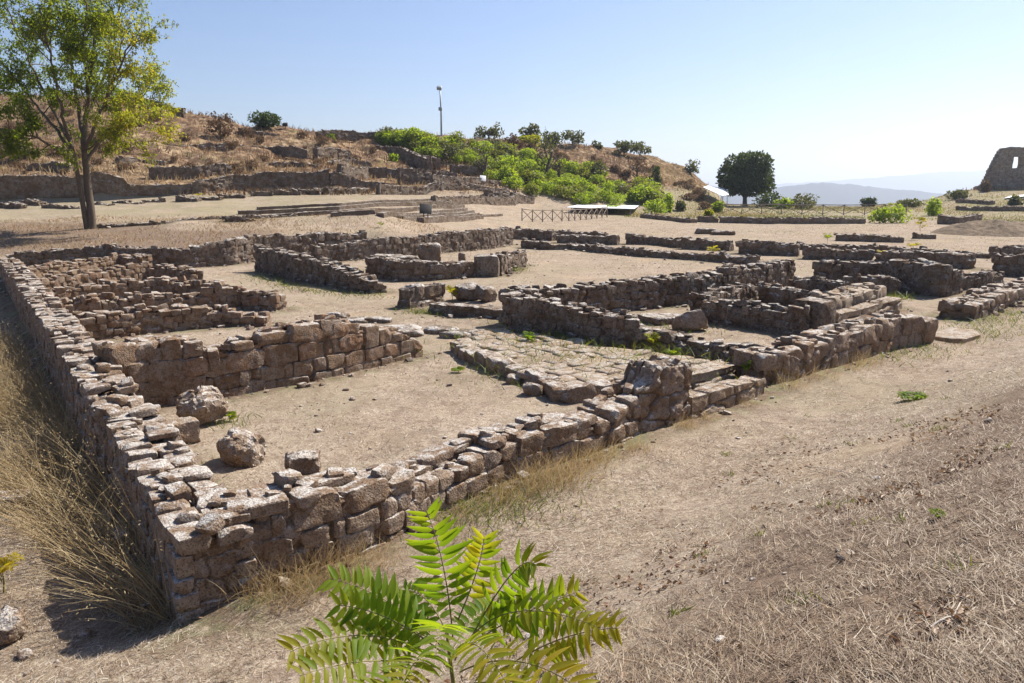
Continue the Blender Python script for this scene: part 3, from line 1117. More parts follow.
# ---- back walls
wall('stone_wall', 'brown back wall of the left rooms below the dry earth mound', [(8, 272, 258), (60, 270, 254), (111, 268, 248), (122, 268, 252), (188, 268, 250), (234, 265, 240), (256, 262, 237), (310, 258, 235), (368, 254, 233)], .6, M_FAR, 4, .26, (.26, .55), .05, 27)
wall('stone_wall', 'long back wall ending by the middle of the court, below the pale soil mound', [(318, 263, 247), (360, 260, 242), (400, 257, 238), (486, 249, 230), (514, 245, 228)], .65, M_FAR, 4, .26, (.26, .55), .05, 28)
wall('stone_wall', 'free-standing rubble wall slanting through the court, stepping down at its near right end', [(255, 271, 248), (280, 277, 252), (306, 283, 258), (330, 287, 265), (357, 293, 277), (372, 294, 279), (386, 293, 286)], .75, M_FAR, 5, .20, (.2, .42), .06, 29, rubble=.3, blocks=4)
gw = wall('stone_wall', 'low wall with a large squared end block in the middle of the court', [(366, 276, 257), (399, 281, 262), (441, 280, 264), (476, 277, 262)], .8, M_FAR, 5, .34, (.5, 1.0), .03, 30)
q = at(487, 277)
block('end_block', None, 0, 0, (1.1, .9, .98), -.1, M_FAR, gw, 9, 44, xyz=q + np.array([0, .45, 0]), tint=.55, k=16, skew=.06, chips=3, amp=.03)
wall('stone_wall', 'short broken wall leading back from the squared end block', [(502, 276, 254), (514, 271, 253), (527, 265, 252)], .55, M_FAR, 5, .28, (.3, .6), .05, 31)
block('squared_block', 'flat squared block lying on the low court wall, left of a pair', 0, 0, (1.5, .9, .32), -.2, M_FAR, None, 6, 45, cat='stone', k=9, skew=.06, xyz=at(386, 268) + np.array([0, .7, .05]), lift=.28)
block('squared_block', 'pale rounded block lying on the low court wall, right of a pair', 0, 0, (1.6, .9, .34), -.25, M_FAR, None, 6, 46, cat='stone', k=4, xyz=at(404, 270) + np.array([0, .6, .05]), lift=.30, tint=.1)
block('standing_stone', 'upright lumpy stone standing behind the low court wall', 431, 262, (1.15, .9, 1.0), .3, M_FAR, None, 9, 47, k=9, skew=.25, amp=.1)
block('standing_stone', 'small upright stone between the lumpy stone and the end block', 462, 264, (.35, .3, .62), .1, M_FAR, None, 5, 48, k=6, skew=.1)
# ---- the small ruin in the middle of the court
hw = wall('stone_wall', 'low remnant of big blocks in the middle of the court, with yellow-green weeds', [(410, 309, 291), (428, 306, 286), (446, 303, 284)], .6, M_FAR, 6, .5, (.55, .8), .02, 33, single=True)
wall('stone_kerb', 'low kerb of long slabs in front of the weedy block remnant', [(428, 313, 303), (466, 318, 307), (505, 320, 310)], .5, M_FAR, 6, .3, (.8, 1.4), .01, 34, cat='kerb', single=True)
block('column_drum', 'stubby round drum stone behind the weedy kerb', 467, 300, (1.0, .95, .62), .2, M_FAR, None, 7, 49, k=2.8, skew=.06)
block('fallen_block', 'dark tilted block right of the stubby drum stone', 487, 302, (.7, .55, .5), .8, M_FAR, None, 6, 50, tilt=(.2, .15))
# ---- the central house
wall('stone_wall', 'shaded wall above the paved terrace, tall at its left corner and falling to the right',
     [(504, 336, 296), (530, 340, 300), (558, 343, 306), (590, 349, 312), (612, 352, 316), (624, 353, 316), (640, 354, 330), (660, 356, 334), (687, 360, 341), (720, 366, 346), (752, 378, 352)],
     .58, M_FAR, 6, .23, (.2, .46), .04, 35, blocks=6, rubble=.35, sink=.2)
wall('stone_wall', 'long wall behind the central house with a row of small pale stones along its top', [(515, 327, 293), (580, 318, 288), (624, 312, 282), (653, 309, 281), (701, 303, 275), (753, 293, 267), (795, 285, 262)], .7, M_FAR, 5, .23, (.22, .5), .05, 36, blocks=4, rubble=.45)
kb = wall('stone_wall', 'front wall of the small inner room, low, ending at a squared corner pier', [(701, 321, 302), (727, 326, 304), (759, 331, 309), (788, 335, 309), (806, 337, 306)], .5, M_FAR, 6, .22, (.2, .45), .05, 37, blocks=5, rubble=.3)
q = at(819, 335)
block('corner_pier', None, 0, 0, (.82, .85, .95), .66, M_FAR, kb, 9, 51, xyz=q + np.array([0, .4, 0]), tint=.2, k=16, skew=.06, chips=3, amp=.03)
wall('stone_wall', 'side wall of the small inner room, jagged and slanting up to the right', [(703, 318, 297), (730, 309, 290), (757, 301, 285)], .5, M_FAR, 5, .22, (.2, .45), .05, 38, blocks=5, rubble=.3)
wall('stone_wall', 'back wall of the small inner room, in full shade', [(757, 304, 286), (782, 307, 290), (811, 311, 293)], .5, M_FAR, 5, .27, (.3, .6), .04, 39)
wall('stone_wall', 'rounded low wall just behind the small inner room', [(797, 295, 281), (820, 295, 279), (842, 298, 284)], .6, M_FAR, 5, .3, (.4, .7), .03, 40)
wall('stone_wall', 'long ashlar ledge with a flat sunlit top behind the corner pier', [(838, 321, 298), (862, 312, 292), (886, 303, 287)], .95, M_SLAB, 6, .36, (.7, 1.3), .01, 41, skew=.07)
wall('stone_step', 'long dressed step with a strip of green grass behind it', [(838, 328, 314), (868, 320, 307), (901, 309, 299)], .5, M_SLAB, 8, .5, (1.2, 2.0), .005, 42, cat='step', single=True, skew=.05, amp=.02)
# ---- walls farther right
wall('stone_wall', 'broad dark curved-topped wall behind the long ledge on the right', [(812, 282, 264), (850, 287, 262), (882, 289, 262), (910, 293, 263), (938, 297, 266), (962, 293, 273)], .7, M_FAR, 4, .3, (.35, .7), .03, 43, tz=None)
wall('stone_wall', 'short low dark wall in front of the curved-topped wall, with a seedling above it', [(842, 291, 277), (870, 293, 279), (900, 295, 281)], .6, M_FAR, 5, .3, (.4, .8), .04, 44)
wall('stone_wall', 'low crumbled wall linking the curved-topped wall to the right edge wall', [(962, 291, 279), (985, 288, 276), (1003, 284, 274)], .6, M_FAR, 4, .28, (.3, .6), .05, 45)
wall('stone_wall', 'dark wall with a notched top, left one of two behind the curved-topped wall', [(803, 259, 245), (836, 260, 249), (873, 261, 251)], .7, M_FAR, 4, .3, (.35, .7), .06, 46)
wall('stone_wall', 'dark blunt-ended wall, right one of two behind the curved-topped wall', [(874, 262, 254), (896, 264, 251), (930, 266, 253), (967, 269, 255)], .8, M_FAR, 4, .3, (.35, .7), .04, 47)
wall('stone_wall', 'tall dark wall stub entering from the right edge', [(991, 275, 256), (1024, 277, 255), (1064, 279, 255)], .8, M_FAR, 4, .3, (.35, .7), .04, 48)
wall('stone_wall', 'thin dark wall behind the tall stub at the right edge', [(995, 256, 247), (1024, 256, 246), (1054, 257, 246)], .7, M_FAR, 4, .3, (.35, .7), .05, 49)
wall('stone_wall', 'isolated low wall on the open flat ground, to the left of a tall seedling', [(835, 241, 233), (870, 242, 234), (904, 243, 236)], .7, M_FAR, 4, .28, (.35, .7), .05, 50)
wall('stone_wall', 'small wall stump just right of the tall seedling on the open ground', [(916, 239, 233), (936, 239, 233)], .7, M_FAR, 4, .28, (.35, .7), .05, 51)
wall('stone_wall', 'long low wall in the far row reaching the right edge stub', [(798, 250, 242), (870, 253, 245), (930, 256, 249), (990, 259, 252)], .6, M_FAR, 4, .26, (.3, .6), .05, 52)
# ---- far row across the middle
for i, (pts, lab) in enumerate([
        ([(508, 239, 229), (530, 240, 229), (552, 241, 232)], 'first wall piece of the far row, beside the end of the long back wall'),
        ([(556, 243, 233), (585, 244, 235), (617, 245, 236)], 'second wall piece from the left in the far row across the court'),
        ([(626, 244, 234), (650, 245, 236), (677, 248, 238)], 'third wall piece from the left in the far row across the court'),
        ([(680, 249, 238), (705, 250, 239), (730, 251, 241)], 'fourth wall piece from the left in the far row, left of a small gap'),
        ([(738, 254, 240), (770, 255, 242), (798, 256, 244)], 'fifth wall piece from the left in the far row, right of a small gap')]):
    wall('stone_wall', lab, pts, .75, M_FAR, 4, .28, (.3, .7), .09, 60 + i, rubble=.2)
wall('stone_kerb', 'long low line of dark stones edging the far side of the sandy court', [(520, 248, 241), (545, 250, 243), (570, 250, 244), (640, 257, 250), (700, 261, 254), (755, 265, 259)], .7, M_FAR, 4, .24, (.4, .9), .09, 66, cat='kerb')
wall('stone_wall', 'low stone line at the far left end of the row behind the court', [(520, 233, 229), (560, 235, 230), (605, 237, 232)], .7, M_FAR, 4, .26, (.3, .7), .07, 67)

# ---- paved terrace in the middle
def paving():
    rg = random.Random(5)
    edge = [at(*q)[:2] for q in [(455, 350), (470, 360), (497, 370), (522, 380), (548, 390), (562, 402), (600, 398), (640, 392), (690, 388), (702, 372), (660, 362), (600, 354), (540, 345), (504, 338), (480, 340)]]
    E = np.array(edge)

    def inside(p):
        c = False
        j = len(E) - 1
        for i in range(len(E)):
            if (E[i][1] > p[1]) != (E[j][1] > p[1]) and p[0] < (E[j][0] - E[i][0]) * (p[1] - E[i][1]) / (E[j][1] - E[i][1]) + E[i][0]:
                c = not c
            j = i
        return c
    o = empty('paved_terrace', (E[:, 0].mean(), E[:, 1].mean(), 0))
    tag(o, 'raised terrace paved with flat irregular stones and tufts of grass, edged by broken blocks', 'terrace')
    # earth bed
    n = 46
    lo, hi = E.min(0), E.max(0)
    c = E.mean(0)
    ring = E + (c - E) * .03
    ring = np.concatenate([ring[i] + (ring[(i + 1) % len(ring)] - ring[i]) * np.linspace(0, 1, 6)[:-1, None] for i in range(len(ring))])
    vs, fs = [], []
    K = 10
    for k in range(K + 1):
        q = c + (ring - c) * (1 - k / K * .97)
        zz = .21 + .03 * fbm2(q[:, 0] * 2, q[:, 1] * 2, 3, 2)
        vs.append(np.column_stack([q, zz]))
    vs.insert(0, np.column_stack([ring, np.zeros(len(ring)) - .1]))
    m_ = len(ring)
    j = np.arange(m_)
    for k in range(K + 1):
        fs.append(np.stack([k * m_ + j, k * m_ + (j + 1) % m_, (k + 1) * m_ + (j + 1) % m_, (k + 1) * m_ + j], 1))
    build('earth_bed', np.concatenate(vs), np.concatenate(fs), M_GROUND, o)
    rows = []
    y = lo[1]
    ax = np.array([math.cos(.66), math.sin(.66)])
    ay = np.array([-ax[1], ax[0]])
    tries = []
    for u in np.arange(-9, 12, .46):
        vv = -9.0
        while vv < 12:
            ln = rg.uniform(.35, .72)
            p = c + ax * (vv + ln / 2) + ay * (u + rg.uniform(-.05, .05))
            if inside(p) and rg.random() < .86:
                rows.append((p[0], p[1], .175 + rg.uniform(-.02, .022), ln / 2 - .01, .22 + rg.uniform(-.03, .02), .07, .66 + rg.gauss(0, .08), rg.gauss(0, .03), rg.gauss(0, .03), rg.random()))
            vv += ln + .01
    v, f, t = stones(rows, 6, .022, 8, .2, 4, 77, 4)
    build('paving_stones', v, f, M_SLAB, o, t)
    rows = []
    ed = [np.array(edge[i]) for i in range(0, 7)]
    for a, b in zip(ed[:-1], ed[1:]):
        L = np.linalg.norm(b - a)
        s = 0
        while s < L:
            ln = rg.uniform(.3, .65)
            p = a + (b - a) * min(1, (s + ln / 2) / L)
            yw = math.atan2(*(b - a)[::-1])
            rows.append((p[0], p[1], .09, ln / 2, .2, .17 + rg.uniform(-.03, .05), yw + rg.gauss(0, .12), rg.gauss(0, .06), rg.gauss(0, .06), rg.random()))
            s += ln
    v, f, t = stones(rows, 7, .045, 9, .18, 4, 78, 9)
    build('edge_blocks', v, f, M_NEAR, o, t, sharp=R(30))


paving()

# ---- loose boulders and stones in the near room
block('boulder', 'large grey pitted boulder leaning at the wall foot in the near room', 203, 424, (.72, .55, .56), .5, M_NEAR, None, 16, 81, (.25, -.2), k=3.2, skew=.22, amp=.08, cat='boulder', tint=.5)
block('boulder', 'pale rounded boulder in the middle of three loose stones in the near room', 243, 464, (.64, .5, .44), -.3, M_NEAR, None, 16, 82, (.2, .15), k=3, skew=.2, amp=.07, cat='boulder', tint=.5)
block('boulder', 'small flat-topped brown boulder nearest the front wall in the near room', 304, 472, (.52, .38, .30), .35, M_WARM, None, 14, 83, k=5, skew=.15, amp=.05, cat='boulder', tint=.75)
block('boulder', 'pale boulder at the lower left edge on the dry grass outside the wall', 2, 640, (.42, .36, .30), .3, M_NEAR, None, 14, 84, k=3.2, skew=.2, amp=.06, cat='boulder', tint=.5)
block('boulder', 'flat pale stone half hidden in dark grass left of the long wall', 12, 508, (.6, .45, .22), .3, M_NEAR, None, 10, 85, k=4, skew=.2, amp=.05, cat='boulder', tint=.5)
block('fallen_block', 'tan squared block dropped inside the corner of the long left wall', 182, 443, (.5, .42, .40), .7, M_SLAB, None, 12, 86, k=8, skew=.1, amp=.03, tint=.5)
for i, (px, py, sz, lab) in enumerate([
        (513, 384, .32, 'brown wedge-shaped stone below the edge of the paved terrace, left of two'),
        (534, 395, .42, 'larger tilted block fallen below the corner of the paved terrace'),
        (566, 401, .36, 'stone wedged between the paved terrace and the near wall'),
        (690, 330, .9, 'big dark rounded rock lying inside the central house')]):
    block('fallen_stone', lab, px, py, (sz, sz * .8, sz * .62), .4 + i, M_NEAR, None, 9, 90 + i, (.15, .2), k=4, skew=.22, amp=.06)
block('fallen_slab', 'broad flat slab lying behind the dark rounded rock in the central house', 664, 322, (1.5, 1.0, .22), .3, M_FAR, None, 7, 95, k=6, skew=.15, cat='slab')
# line of flush stones crossing the court
rg = random.Random(3)
for i, (px, py, s1) in enumerate([(338, 318, .7), (357, 322, .9), (378, 322, .8), (398, 330, 1.3), (408, 335, .9), (440, 333, 1.1), (455, 338, .8), (480, 342, .9), (500, 345, 1.0), (470, 335, .8)]):
    block('flat_stone', 'flat weathered stone set level with the earth in the middle of the court', px, py, (s1, s1 * .6, .24), rg.uniform(-.4, .4), M_FAR, None, 6, 100 + i, k=4, skew=.25, lift=-.06,
          group='flat stones sunk in the court floor')
# ---- terraces behind: retaining walls and fragments
wall('retaining_wall', 'long retaining wall at the foot of the left hillside behind the tree', [(-60, 206, 181), (0, 204, 180), (79, 201, 180), (126, 198, 180), (129, 198, 186), (193, 194, 185), (199, 194, 180), (235, 191, 176), (256, 190, 176), (330, 188, 172)], .6, M_HILL, 3, .32, (.35, .8), .05, 70, cat='wall')
wall('retaining_wall', 'retaining wall sloping down beside the end of the long hillside wall', [(331, 189, 176), (352, 190, 178), (390, 191, 184)], .6, M_HILL, 3, .32, (.35, .8), .05, 71, cat='wall')
wall('retaining_wall', 'level terrace wall in the middle distance, above the stepped seats', [(380, 195, 184), (430, 194, 185), (486, 193, 187), (510, 193, 189)], .6, M_HILL, 3, .32, (.35, .8), .04, 72, cat='wall')
wall('retaining_wall', 'upper terrace wall with a stepped top below the ruined hillside rooms', [(342, 178, 164), (370, 179, 166), (405, 180, 169)], .6, M_HILL, 3, .32, (.35, .8), .06, 73, cat='wall')
wall('retaining_wall', 'tall dark room wall on the terraces under the green thicket', [(400, 185, 168), (418, 185, 168), (431, 184, 170)], .6, M_HILL, 3, .32, (.35, .8), .05, 74, cat='wall')
wall('retaining_wall', 'terrace wall running right from the tall dark room wall to the small bare tree', [(433, 187, 175), (465, 186, 177), (502, 186, 181)], .6, M_HILL, 3, .32, (.35, .8), .05, 75, cat='wall')
wall('retaining_wall', 'lower terrace wall right of the stepped seats, near the wooden railing', [(436, 204, 196), (486, 205, 196), (520, 204, 195), (535, 204, 198)], .6, M_HILL, 3, .3, (.35, .8), .04, 76, cat='wall')
wall('hill_wall', 'ruined stair wall sloping up to the green thicket near the crest', [(376, 150, 142), (400, 158, 149), (428, 170, 161)], .7, M_HILL, 3, .35, (.5, 1.0), .1, 77, cat='wall')
wall('hill_wall', 'rocky ledge of pale stones crossing the upper hillside', [(230, 148, 142), (268, 151, 146), (290, 156, 149), (308, 158, 151)], .8, M_HILL, 3, .35, (.5, 1.0), .1, 78, cat='wall')
wall('hill_wall', 'short broken ledge below the orange bush on the left hillside', [(160, 147, 140), (200, 150, 144), (226, 151, 145)], .8, M_HILL, 3, .35, (.5, 1.0), .12, 79, cat='wall')
wall('hill_wall', 'dark overgrown wall along the crest beside the lamp post', [(318, 139, 133), (350, 140, 134), (392, 141, 134)], .8, M_HILL, 3, .35, (.5, 1.0), .1, 80, cat='wall')
wall('hill_wall', 'brown broken wall at the hilltop behind the leafy tree', [(140, 108, 98), (160, 111, 101), (184, 118, 108)], .8, M_HILL, 3, .35, (.5, 1.0), .1, 81, cat='wall')
wall('hill_wall', 'dark overgrown ledge half way up the left hillside', [(150, 180, 168), (200, 178, 166), (232, 174, 164)], .8, M_HILL, 3, .35, (.5, 1.0), .15, 82, cat='wall')
for i, (pts, lab) in enumerate([
        ([(334, 167, 160), (352, 166, 159), (372, 168, 161)], 'broken room wall above the upper terrace wall, left of the ruined stair'),
        ([(380, 176, 166), (392, 178, 170), (402, 181, 175)], 'short slanting room wall left of the tall dark room wall'),
        ([(404, 160, 154), (420, 163, 157), (436, 168, 161)], 'rubble line below the ruined stair wall beside the thicket'),
        ([(436, 178, 170), (448, 179, 171), (458, 181, 175)], 'stub wall right of the tall dark room wall under the thicket'),
        ([(452, 172, 166), (470, 174, 167), (488, 177, 171)], 'dark ledge under the lower edge of the thicket'),
        ([(318, 158, 152), (336, 157, 150), (352, 159, 153)], 'low broken wall on the slope left of the ruined stair'),
        ([(270, 168, 161), (292, 167, 160), (318, 170, 163)], 'overgrown ledge above the middle of the long hillside wall'),
        ([(120, 166, 158), (140, 164, 157), (165, 167, 160)], 'overgrown stone line on the slope right of the leafy tree trunk'),
        ([(28, 172, 164), (50, 170, 162), (70, 172, 165)], 'overgrown stone line on the slope left of the leafy tree trunk'),
        ([(238, 134, 128), (262, 137, 131), (288, 139, 134)], 'thin stone line just below the rounded skyline shrub'),
        ([(488, 200, 193), (505, 199, 192), (520, 200, 194)], 'small terrace wall just above the left end of the wooden railing')]):
    wall('hill_wall', lab, pts, .8, M_HILL, 3, .35, (.5, 1.0), .14, 170 + i, cat='wall')
# stepped seats
steps = empty('stepped_seats', at(430, 216))
tag(steps, 'wide flight of low stone seats curving across the terrace behind the information panel', 'steps')
rowsY = [((424, 222.6), (484, 219.6)), ((404, 220.2), (480, 217)), ((384, 218), (475, 214.2)), ((332, 217), (375, 214.6), (468, 211.6)), ((218, 219), (340, 213.6), (465, 209)),
         ((240, 214.5), (340, 210.8), (457, 206.3)), ((258, 210.6), (340, 206.9), (437, 202.6))]
rowsY = [tuple((q[0], q[1], q[1] - 3.5) for q in r_) for r_ in rowsY]
for i, rr in enumerate(rowsY):
    wall('step', None, rr, .6, M_HILL, 3, .25, (.6, 1.4), .012, 85 + i, parent=steps, single=True, sink=.4, out=.6)
wall('stone_kerb', 'long low stone edge across the terrace from the tree foot to the stepped seats', [(98, 228, 225), (160, 224.5, 221.5), (230, 219.5, 216), (300, 216, 213)], .5, M_HILL, 3, .25, (.5, 1.1), .06, 91, cat='kerb')
wall('stone_kerb', 'short stone edge lying right of the stepped seats', [(482, 217, 215), (503, 216, 214)], .5, M_HILL, 3, .25, (.8, 1.4), .01, 92, cat='kerb', single=True)
for i, (px, py, sz, lab) in enumerate([
        (8, 209, (1.7, 1.0, .95), 'squared block at the left edge of the terrace behind the tree'),
        (30, 206, (1.5, 1.1, 1.0), 'upright lumpy block on the terrace left of the tree trunk'),
        (60, 209, (3.3, 1.0, .5), 'long flat stone on the terrace just left of the tree trunk'),
        (100, 205.5, (1.6, .9, .4), 'small flat stone on the terrace just right of the tree trunk'),
        (125, 204, (2.4, .9, .5), 'left one of two long flat stones on the terrace right of the tree'),
        (154, 202.5, (2.2, .9, .6), 'right one of two long flat stones on the terrace right of the tree'),
        (186, 201.5, (2.0, 1.0, .7), 'stone left of the small weed in front of the hillside wall'),
        (206, 200.5, (2.5, 1.0, .6), 'long stone right of the small weed in front of the hillside wall'),
        (232, 199, (2.4, 1.2, .75), 'long block cluster in front of the middle of the hillside wall'),
        (242, 222, (1.9, .9, .75), 'solitary dark rectangular block on the terrace near the soil mound'),
        (228, 220.5, (1.2, .8, .6), 'smaller block touching the solitary dark rectangular block'),
        (262, 196.5, (2.1, 1, .8), 'rounded block first in the short row by the hillside wall'),
        (284, 195.5, (3.4, 1, .8), 'longest block in the short row by the hillside wall'),
        (304, 194.5, (3.2, 1, .9), 'lumpy block in the short row by the hillside wall'),
        (322, 194, (1.8, 1, .9), 'last block at the right of the short row by the hillside wall'),
        (350, 194, (4.4, 1, 1.0), 'very long squared block below the sloping retaining wall'),
        (505, 204, (1.6, 1, .8), 'dark boulder near the left end of the wooden railing')]):
    g = at(px, py)
    hw_ = sz[0] / 2 / g[1] * FPX
    hp = sz[2] * .62 / g[1] * FPX
    dy = rg.uniform(-.6, .6)
    wall('terrace_block', lab, [(px - hw_, py - dy, py - dy - hp * rg.uniform(.7, 1.1)), (px, py, py - hp), (px + hw_, py + dy, py + dy - hp * rg.uniform(.6, 1))], sz[1] * .8, M_HILL, course=.5, stone=(.7, 1.3), rag=.14, seed=120 + i, cat='stone', res=.11, amp=.05)
# right side
wall('stone_wall', 'long low dark wall under the far railing, right of the round tree', [(719, 223, 216), (770, 224, 217), (820, 224, 217), (866, 224, 218)], .9, M_HILL, 3, .3, (.5, 1.0), .05, 140)
wall('stone_wall', 'low dark wall piece at the foot of the right hill, beside the green bushes', [(937, 224, 214), (960, 225, 216), (982, 224, 214)], .9, M_HILL, 3, .3, (.5, 1.0), .08, 141)
wall('stone_wall', 'scattered stone line on the right hill below the pale roof', [(955, 210, 206), (985, 211, 206), (1030, 212, 207)], .9, M_HILL, 3, .35, (.6, 1.3), .15, 142)
wall('stone_wall', 'upper stone line on the right hill left of the ruined tower', [(955, 203, 199), (975, 204, 199), (990, 205, 201)], .9, M_HILL, 3, .35, (.6, 1.3), .15, 143)
wall('stone_wall', 'low curved bank wall at the hill foot left of the round tree', [(640, 218, 213), (670, 221, 216), (690, 223, 218)], .9, M_HILL, 3, .3, (.5, 1.0), .06, 144)
wall('stone_wall', 'dark low wall stub below the triangular roof left of the round tree', [(697, 222, 216), (712, 223, 216), (718, 223, 218)], .9, M_HILL, 3, .3, (.5, 1.0), .06, 145)
block('fallen_block', 'dark flat block alone on the sandy ground behind the far row', 705, 234, (1.6, 1.1, .5), .1, M_FAR, None, 6, 150, k=6)
block('fallen_block', 'low brown block right of the dark flat block behind the far row', 722, 235, (1.9, 1.1, .4), -.1, M_FAR, None, 6, 151, k=5)


# ruined tower wall with a window
def tower():
    Y0, th, st = 150.0, 1.4, .2
    k = Y0 / FPX / 1.01
    prof = np.array([(974, 187), (979, 185), (983, 178), (987, 166), (990, 158), (993, 150), (996, 148), (1003, 147), (1012, 147.4), (1024, 147.2), (1036, 149), (1046, 160), (1058, 176)])
    xs = np.arange((974 - 512) * k, (1058 - 512) * k, st)
    px = xs / k + 512
    g = height(xs, xs * 0 + Y0) - 1.5
    tops = np.array([zat(Y0, a, b) for a, b in zip(px, np.interp(px, prof[:, 0], prof[:, 1]))])
    tops = tops + .25 * fbm2(xs * 1.3, xs * 0, 2, 5)
    zb = g.min()
    zs = np.arange(zb, tops.max() + st, st)
    w0, w1 = zat(Y0, 1007, 168.5), zat(Y0, 1007, 157)
    V, F, T, idx = [], [], [], {}

    def ok(i, j):
        if i < 0 or j < 0 or i >= len(xs) - 1 or j >= len(zs) - 1:
            return False
        xc, zc = xs[i] + st / 2, zs[j] + st / 2
        if zc > np.interp(xc, xs, tops): return False
        p = xc / k + 512
        return not (1006.0 < p < 1014.6 and w0 < zc < w1)

    def vid(i, j, b):
        if (i, j, b) not in idx:
            idx[(i, j, b)] = len(V)
            V.append((xs[i], Y0 + b * th, zs[j]))
        return idx[(i, j, b)]
    for i in range(len(xs) - 1):
        for j in range(len(zs) - 1):
            if not ok(i, j): continue
            F.append([vid(i, j, 0), vid(i + 1, j, 0), vid(i + 1, j + 1, 0), vid(i, j + 1, 0)])
            F.append([vid(i, j, 1), vid(i, j + 1, 1), vid(i + 1, j + 1, 1), vid(i + 1, j, 1)])
            for di, dj, a, b in ((-1, 0, (0, 0), (0, 1)), (1, 0, (1, 1), (1, 0)), (0, -1, (1, 0), (0, 0)), (0, 1, (0, 1), (1, 1))):
                if not ok(i + di, j + dj):
                    F.append([vid(i + a[0], j + a[1], 0), vid(i + b[0], j + b[1], 0), vid(i + b[0], j + b[1], 1), vid(i + a[0], j + a[1], 1)])
    V = np.array(V)
    jd, r1, r2 = cells(np.column_stack([V[:, 0], V[:, 1] - Y0 + 50, V[:, 2] + 40]), (.7, .8, .4), 9)
    sg = np.where(V[:, 1] > Y0 + .1, 1, -1)
    V[:, 1] += sg * ((r1 - .5) * .14 - (1 - sstep(0, .16, jd)) * .10)
    V += np.stack([fbm(V * .9 + 7 * a, 3, 60 + a) for a in range(3)], -1) * np.array([.16, .2, .16])
    o = build('ruined_tower', V, np.array(F), M_TOWER, None, r1, True, loc=(float(V[:, 0].mean()), Y0, float(zb + 1.5)))
    build_attr(o, 'joint', 1 - sstep(0, .16, jd))
    tag(o, 'ruined masonry tower wall with a window hole and sloping left side on the right hill', 'ruin')


tower()

# ------------------------------------------------------------------ vegetation
M_BARK = plain_mat('grey_bark', (.15, .115, .085), .95, 0, .6, 12)
M_TWIG = plain_mat('dry_twig', (.22, .15, .09), .95, 0, .4, 20)
M_TREE = foliage_mat('yellowing_leaf', [(.10, .145, .018), (.16, .20, .025), (.23, .24, .03), (.28, .23, .035), (.13, .17, .022)], .6)
M_DARK = foliage_mat('dark_leaf', [(.035, .055, .016), (.05, .075, .022), (.07, .095, .028)], .3, .2)
M_LIME = foliage_mat('bright_leaf', [(.13, .20, .022), (.19, .27, .03), (.24, .29, .04), (.11, .18, .022)], .58)
M_LIME2 = foliage_mat('dusty_leaf', [(.11, .15, .03), (.16, .19, .04), (.20, .20, .05), (.09, .12, .025)], .5)
M_OLIVE = foliage_mat('olive_leaf', [(.06, .075, .03), (.09, .10, .04), (.12, .115, .05)], .35)
M_DRYB = foliage_mat('dry_brush_leaf', [(.17, .10, .06), (.13, .08, .05), (.22, .14, .075), (.11, .08, .05)], .3, .1, through=(1.15, 1.05, .85))
M_STRAW = foliage_mat('straw', [(.12, .08, .055), (.27, .185, .12), (.43, .34, .235), (.18, .12, .08), (.57, .48, .36), (.68, .61, .50)], .2, .1, through=(1.15, 1.05, .85))
M_GOLD = foliage_mat('golden_grass', [(.36, .26, .13), (.48, .37, .20), (.27, .18, .09), (.58, .48, .30), (.20, .14, .075)], .35, .15, through=(1.15, 1.05, .85))
M_BRUSH = foliage_mat('hill_brush', [(.13, .088, .055), (.21, .13, .078), (.30, .195, .11), (.40, .285, .16), (.48, .37, .22)], .3, .05, through=(1.15, 1.05, .85))
M_FARG = foliage_mat('plateau_grass', [(.17, .19, .06), (.24, .23, .09), (.34, .27, .13), (.40, .31, .17), (.14, .17, .05)], .3, .1, through=(1.2, 1.1, .7))
M_GRASS = foliage_mat('green_grass', [(.07, .10, .02), (.11, .14, .03), (.16, .17, .04)], .4)
M_DEADLEAF = foliage_mat('dead_leaf', [(.24, .13, .07), (.14, .085, .055), (.32, .22, .13), (.20, .10, .055), (.36, .27, .18)], .2, through=(1.15, 1.05, .85))


def cloud_leaves(centers, radii, n, L, W, rg, up=.25, shell=.55):
    """leaf-sized faces spread through a union of lobes, denser towards their outsides"""
    centers = np.asarray(centers, float)
    radii = np.asarray(radii, float)
    vol = radii.prod(1)
    k = rg.choice(len(centers), n, p=vol / vol.sum())
    d = rg.normal(size=(n, 3))
    d /= np.linalg.norm(d, axis=1)[:, None]
    rr = rg.uniform(0, 1, n) ** (1 / 3.) * (1 - shell) + shell * rg.uniform(.75, 1.08, n)
    p = centers[k] + d * radii[k] * rr[:, None]
    # holes: drop leaves where a noise is low
    ns = fbm(p / (radii.mean() * .55) + rg.uniform(0, 99), 2, 3)
    keep = ns > -.28
    p, d = p[keep], d[keep]
    m = len(p)
    ax = rg.normal(size=(m, 3)) * .8 + d * .6 - np.array([0, 0, .25])
    nr = d * .7 + rg.normal(size=(m, 3)) * .7 + np.array([0, 0, up])
    return leaves(p, ax, nr, L * rg.uniform(.6, 1.3, m), W * rg.uniform(.6, 1.3, m), rg.uniform(0, 1, m), fold=.15)


